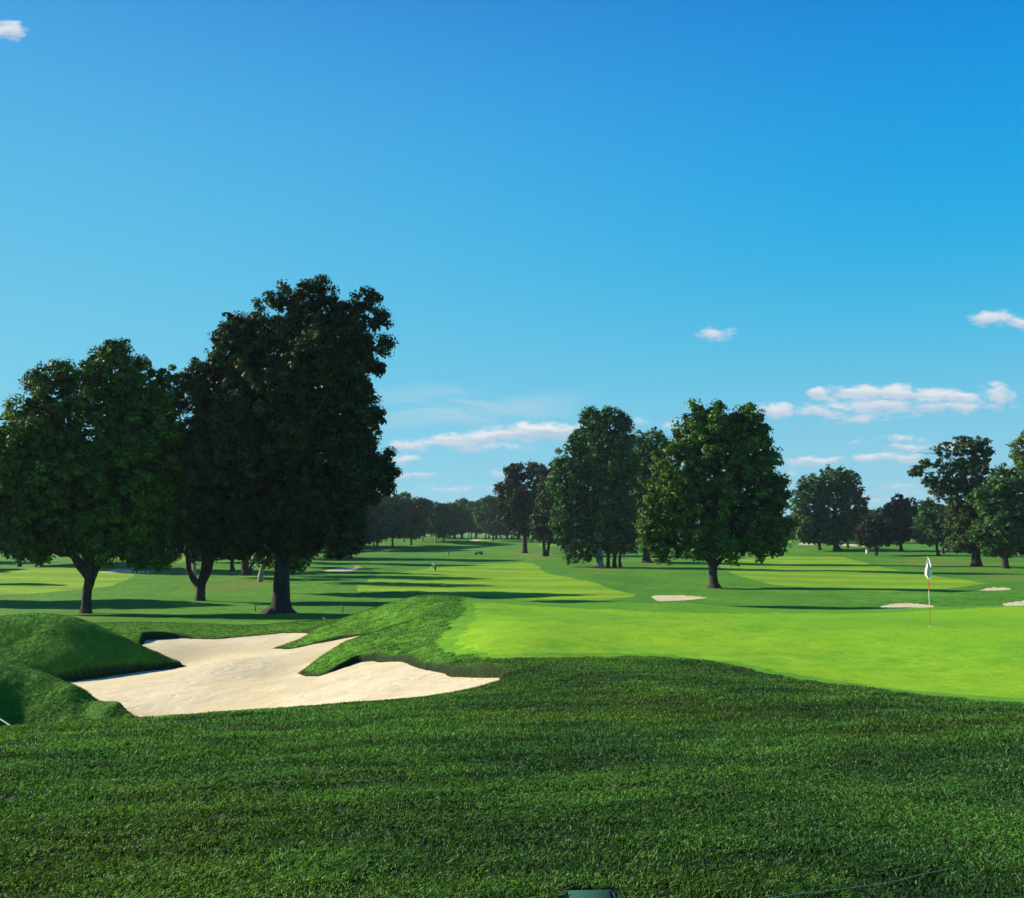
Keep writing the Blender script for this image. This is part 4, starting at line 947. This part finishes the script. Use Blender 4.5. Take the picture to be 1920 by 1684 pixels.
# white bin
x, y = hit(1626, 1038, 150, 330, 800)
r = empty('litter_bin', (x, y, ground_at(x, y)), 0, 'white round litter bin on the grass left of the small dark round tree', 'litter bin')
T = Tubes(); T.tube([(0,0,-.03),(0,0,.45),(0,0,.95)], [.30,.34,.38], 20, 0, 0); T.build('drum', MW, r)
T = Tubes(); T.tube([(0,0,.95),(0,0,.99),(0,0,1.0),(0,0,1.01)], [.40,.41,.30,.01], 20, 0, 0); T.build('lid', MGr, r)
# stakes
for (px, py, h_, lab) in [(479,1147,.50,'short dark wooden stake at the left foot of the thickest trunk'),(643,1149,.62,'short dark wooden stake right of the thickest trunk'),
    (12,1133,.42,'thin dark stake in the long shadow at the left edge'),(1425,1115,.55,'thin dark stake in the rough right of the round maple'),(618,1169,.26,'short pale stick leaning out behind the upper grass tongue')]:
    x, y = hit(px, py, 42, 140, 900)
    r = empty('stake', (x, y, ground_at(x, y)), .3, lab, 'stake', 'marker stakes in the rough')
    lean = .28 if px == 618 else .03
    T = Tubes(); T.tube([(0,0,-.15),(lean*-.5,0,h_*.5),(-lean,0,h_),(-lean,0,h_+.01)], [.035,.035,.032,.004], 8, 3, .08); T.build('post', MTan if px == 618 else MWood, r)
# irrigation valve box set into the near turf
bz = ground_at(BOX[0], BOX[1]+.02)
r = empty('valve_box', (BOX[0], BOX[1]+.0, bz-.001), .03, 'green plastic irrigation box lid sunk in a bare hollow of the turf', 'valve box')
T = Tubes(); box(T, (0,0,-.01), (.088,.088,.018)); lid = T.build('lid', MBox, r)
T = Tubes(); box(T, (0, -.055, .0095), (.014,.006,.0030)); T.build('latch', MRub, lid)
T = Tubes(); box(T, (0,.102,-.02), (.108,.012,.02)); box(T, (0,-.102,-.02), (.108,.012,.02)); box(T, (.103,0,-.02), (.012,.088,.02)); box(T, (-.103,0,-.02), (.012,.088,.02)); T.build('rim', MDk, r)
T = Tubes(); box(T, (BOX[0]-.01, BOX[1]+.01, bz-.055), (.16,.15,.022)); so = T.build('bare_soil', M['soil']); tag(so, kind='structure')
# ropes
def rope(name, label, pts, rad, twist, m1, m2, lift):
    r_ = empty(name, (0,0,0), 0, label, 'rope')
    pts = np.array(pts); L = np.concatenate([[0], np.cumsum(np.linalg.norm(np.diff(pts, axis=0), axis=1))])
    n = int(L[-1]/(rad*1.2)); s_ = np.linspace(0, L[-1], n); X_ = np.interp(s_, L, pts[:, 0]); Y_ = np.interp(s_, L, pts[:, 1])
    Z_ = height(X_, Y_)+CZ+lift+.006*np.sin(s_*3.1)
    c = np.stack([X_, Y_, Z_], 1); tn = np.gradient(c, axis=0); tn /= np.linalg.norm(tn, axis=1)[:, None]
    a_ = np.cross(tn, [0,0,1]); a_ /= np.linalg.norm(a_, axis=1)[:, None]; b_ = np.cross(tn, a_)
    r_.location = c[0]
    for k in range(2):
        ph = s_*twist+k*math.pi
        T = Tubes(); T.tube(c-c[0]+(a_*np.cos(ph)[:, None]+b_*np.sin(ph)[:, None])*rad*.5, [rad*.62]*n, 6, 0, 0); T.build('strand', m1 if k else m2, r_)
MRg = plain('green_rope', (.03,.22,.13), .7); MRw = plain('pale_rope', (.46,.60,.44), .7)
MRg2 = plain('rope_fleck', (.42,.46,.26), .8)
a0 = P(1440, 1700, 4.28); a1 = P(1640, 1664, 4.5); a2 = P(1960, 1601, 5.3)
rope('rope', 'thin green and white twisted rope lying across the near grass at bottom right', [a0[:2], a1[:2], a2[:2]], .0026, 450, MRg, MRg2, .017)
r = empty('rope', (0,0,0), 0, 'pale green taut rope slanting down behind the grass crest at the left edge', 'rope')
b0 = np.array(P(-70, 1304, 24.5)); b2 = np.array(P(60, 1386, 19.0)); b0[2] += CZ; b2[2] += CZ; r.location = b0
n = 260; s_ = np.linspace(0, 1, n)[:, None]; c = (b2-b0)*s_
for k in range(2):
    ph = s_*np.linalg.norm(b2-b0)*70+k*math.pi; T = Tubes()
    T.tube(c+np.hstack([.008*np.cos(ph), .0*ph, .008*np.sin(ph)]), [.008]*n, 6, 0, 0); T.build('strand', MRg2, r)

# ------------------------------------------------------------------ the air
bm = [(-3100,-3100),(3100,-3100),(3100,3100),(-3100,3100)]
hv = np.array([(x*1.0, y*1.0, z) for z in (-5.6, 36.0) for (x, y) in bm]); hf = np.array([[0,3,2,1],[4,5,6,7],[0,1,5,4],[1,2,6,5],[2,3,7,6],[3,0,4,7]])
m, t = mat('air'); pvn = t.new('ShaderNodeVolumePrincipled'); pvn.inputs['Color'].default_value = (.72,.86,1,1); pvn.inputs['Density'].default_value = .0001; pvn.inputs['Anisotropy'].default_value = .2
o_ = t.new('ShaderNodeOutputMaterial'); t.l.new(pvn.outputs[0], o_.inputs['Volume'])
hz = mesh_np('haze', hv, hf, m, False); tag(hz, kind='stuff'); hz['label'] = 'faint blue haze in the air over the course'; hz['category'] = 'haze'
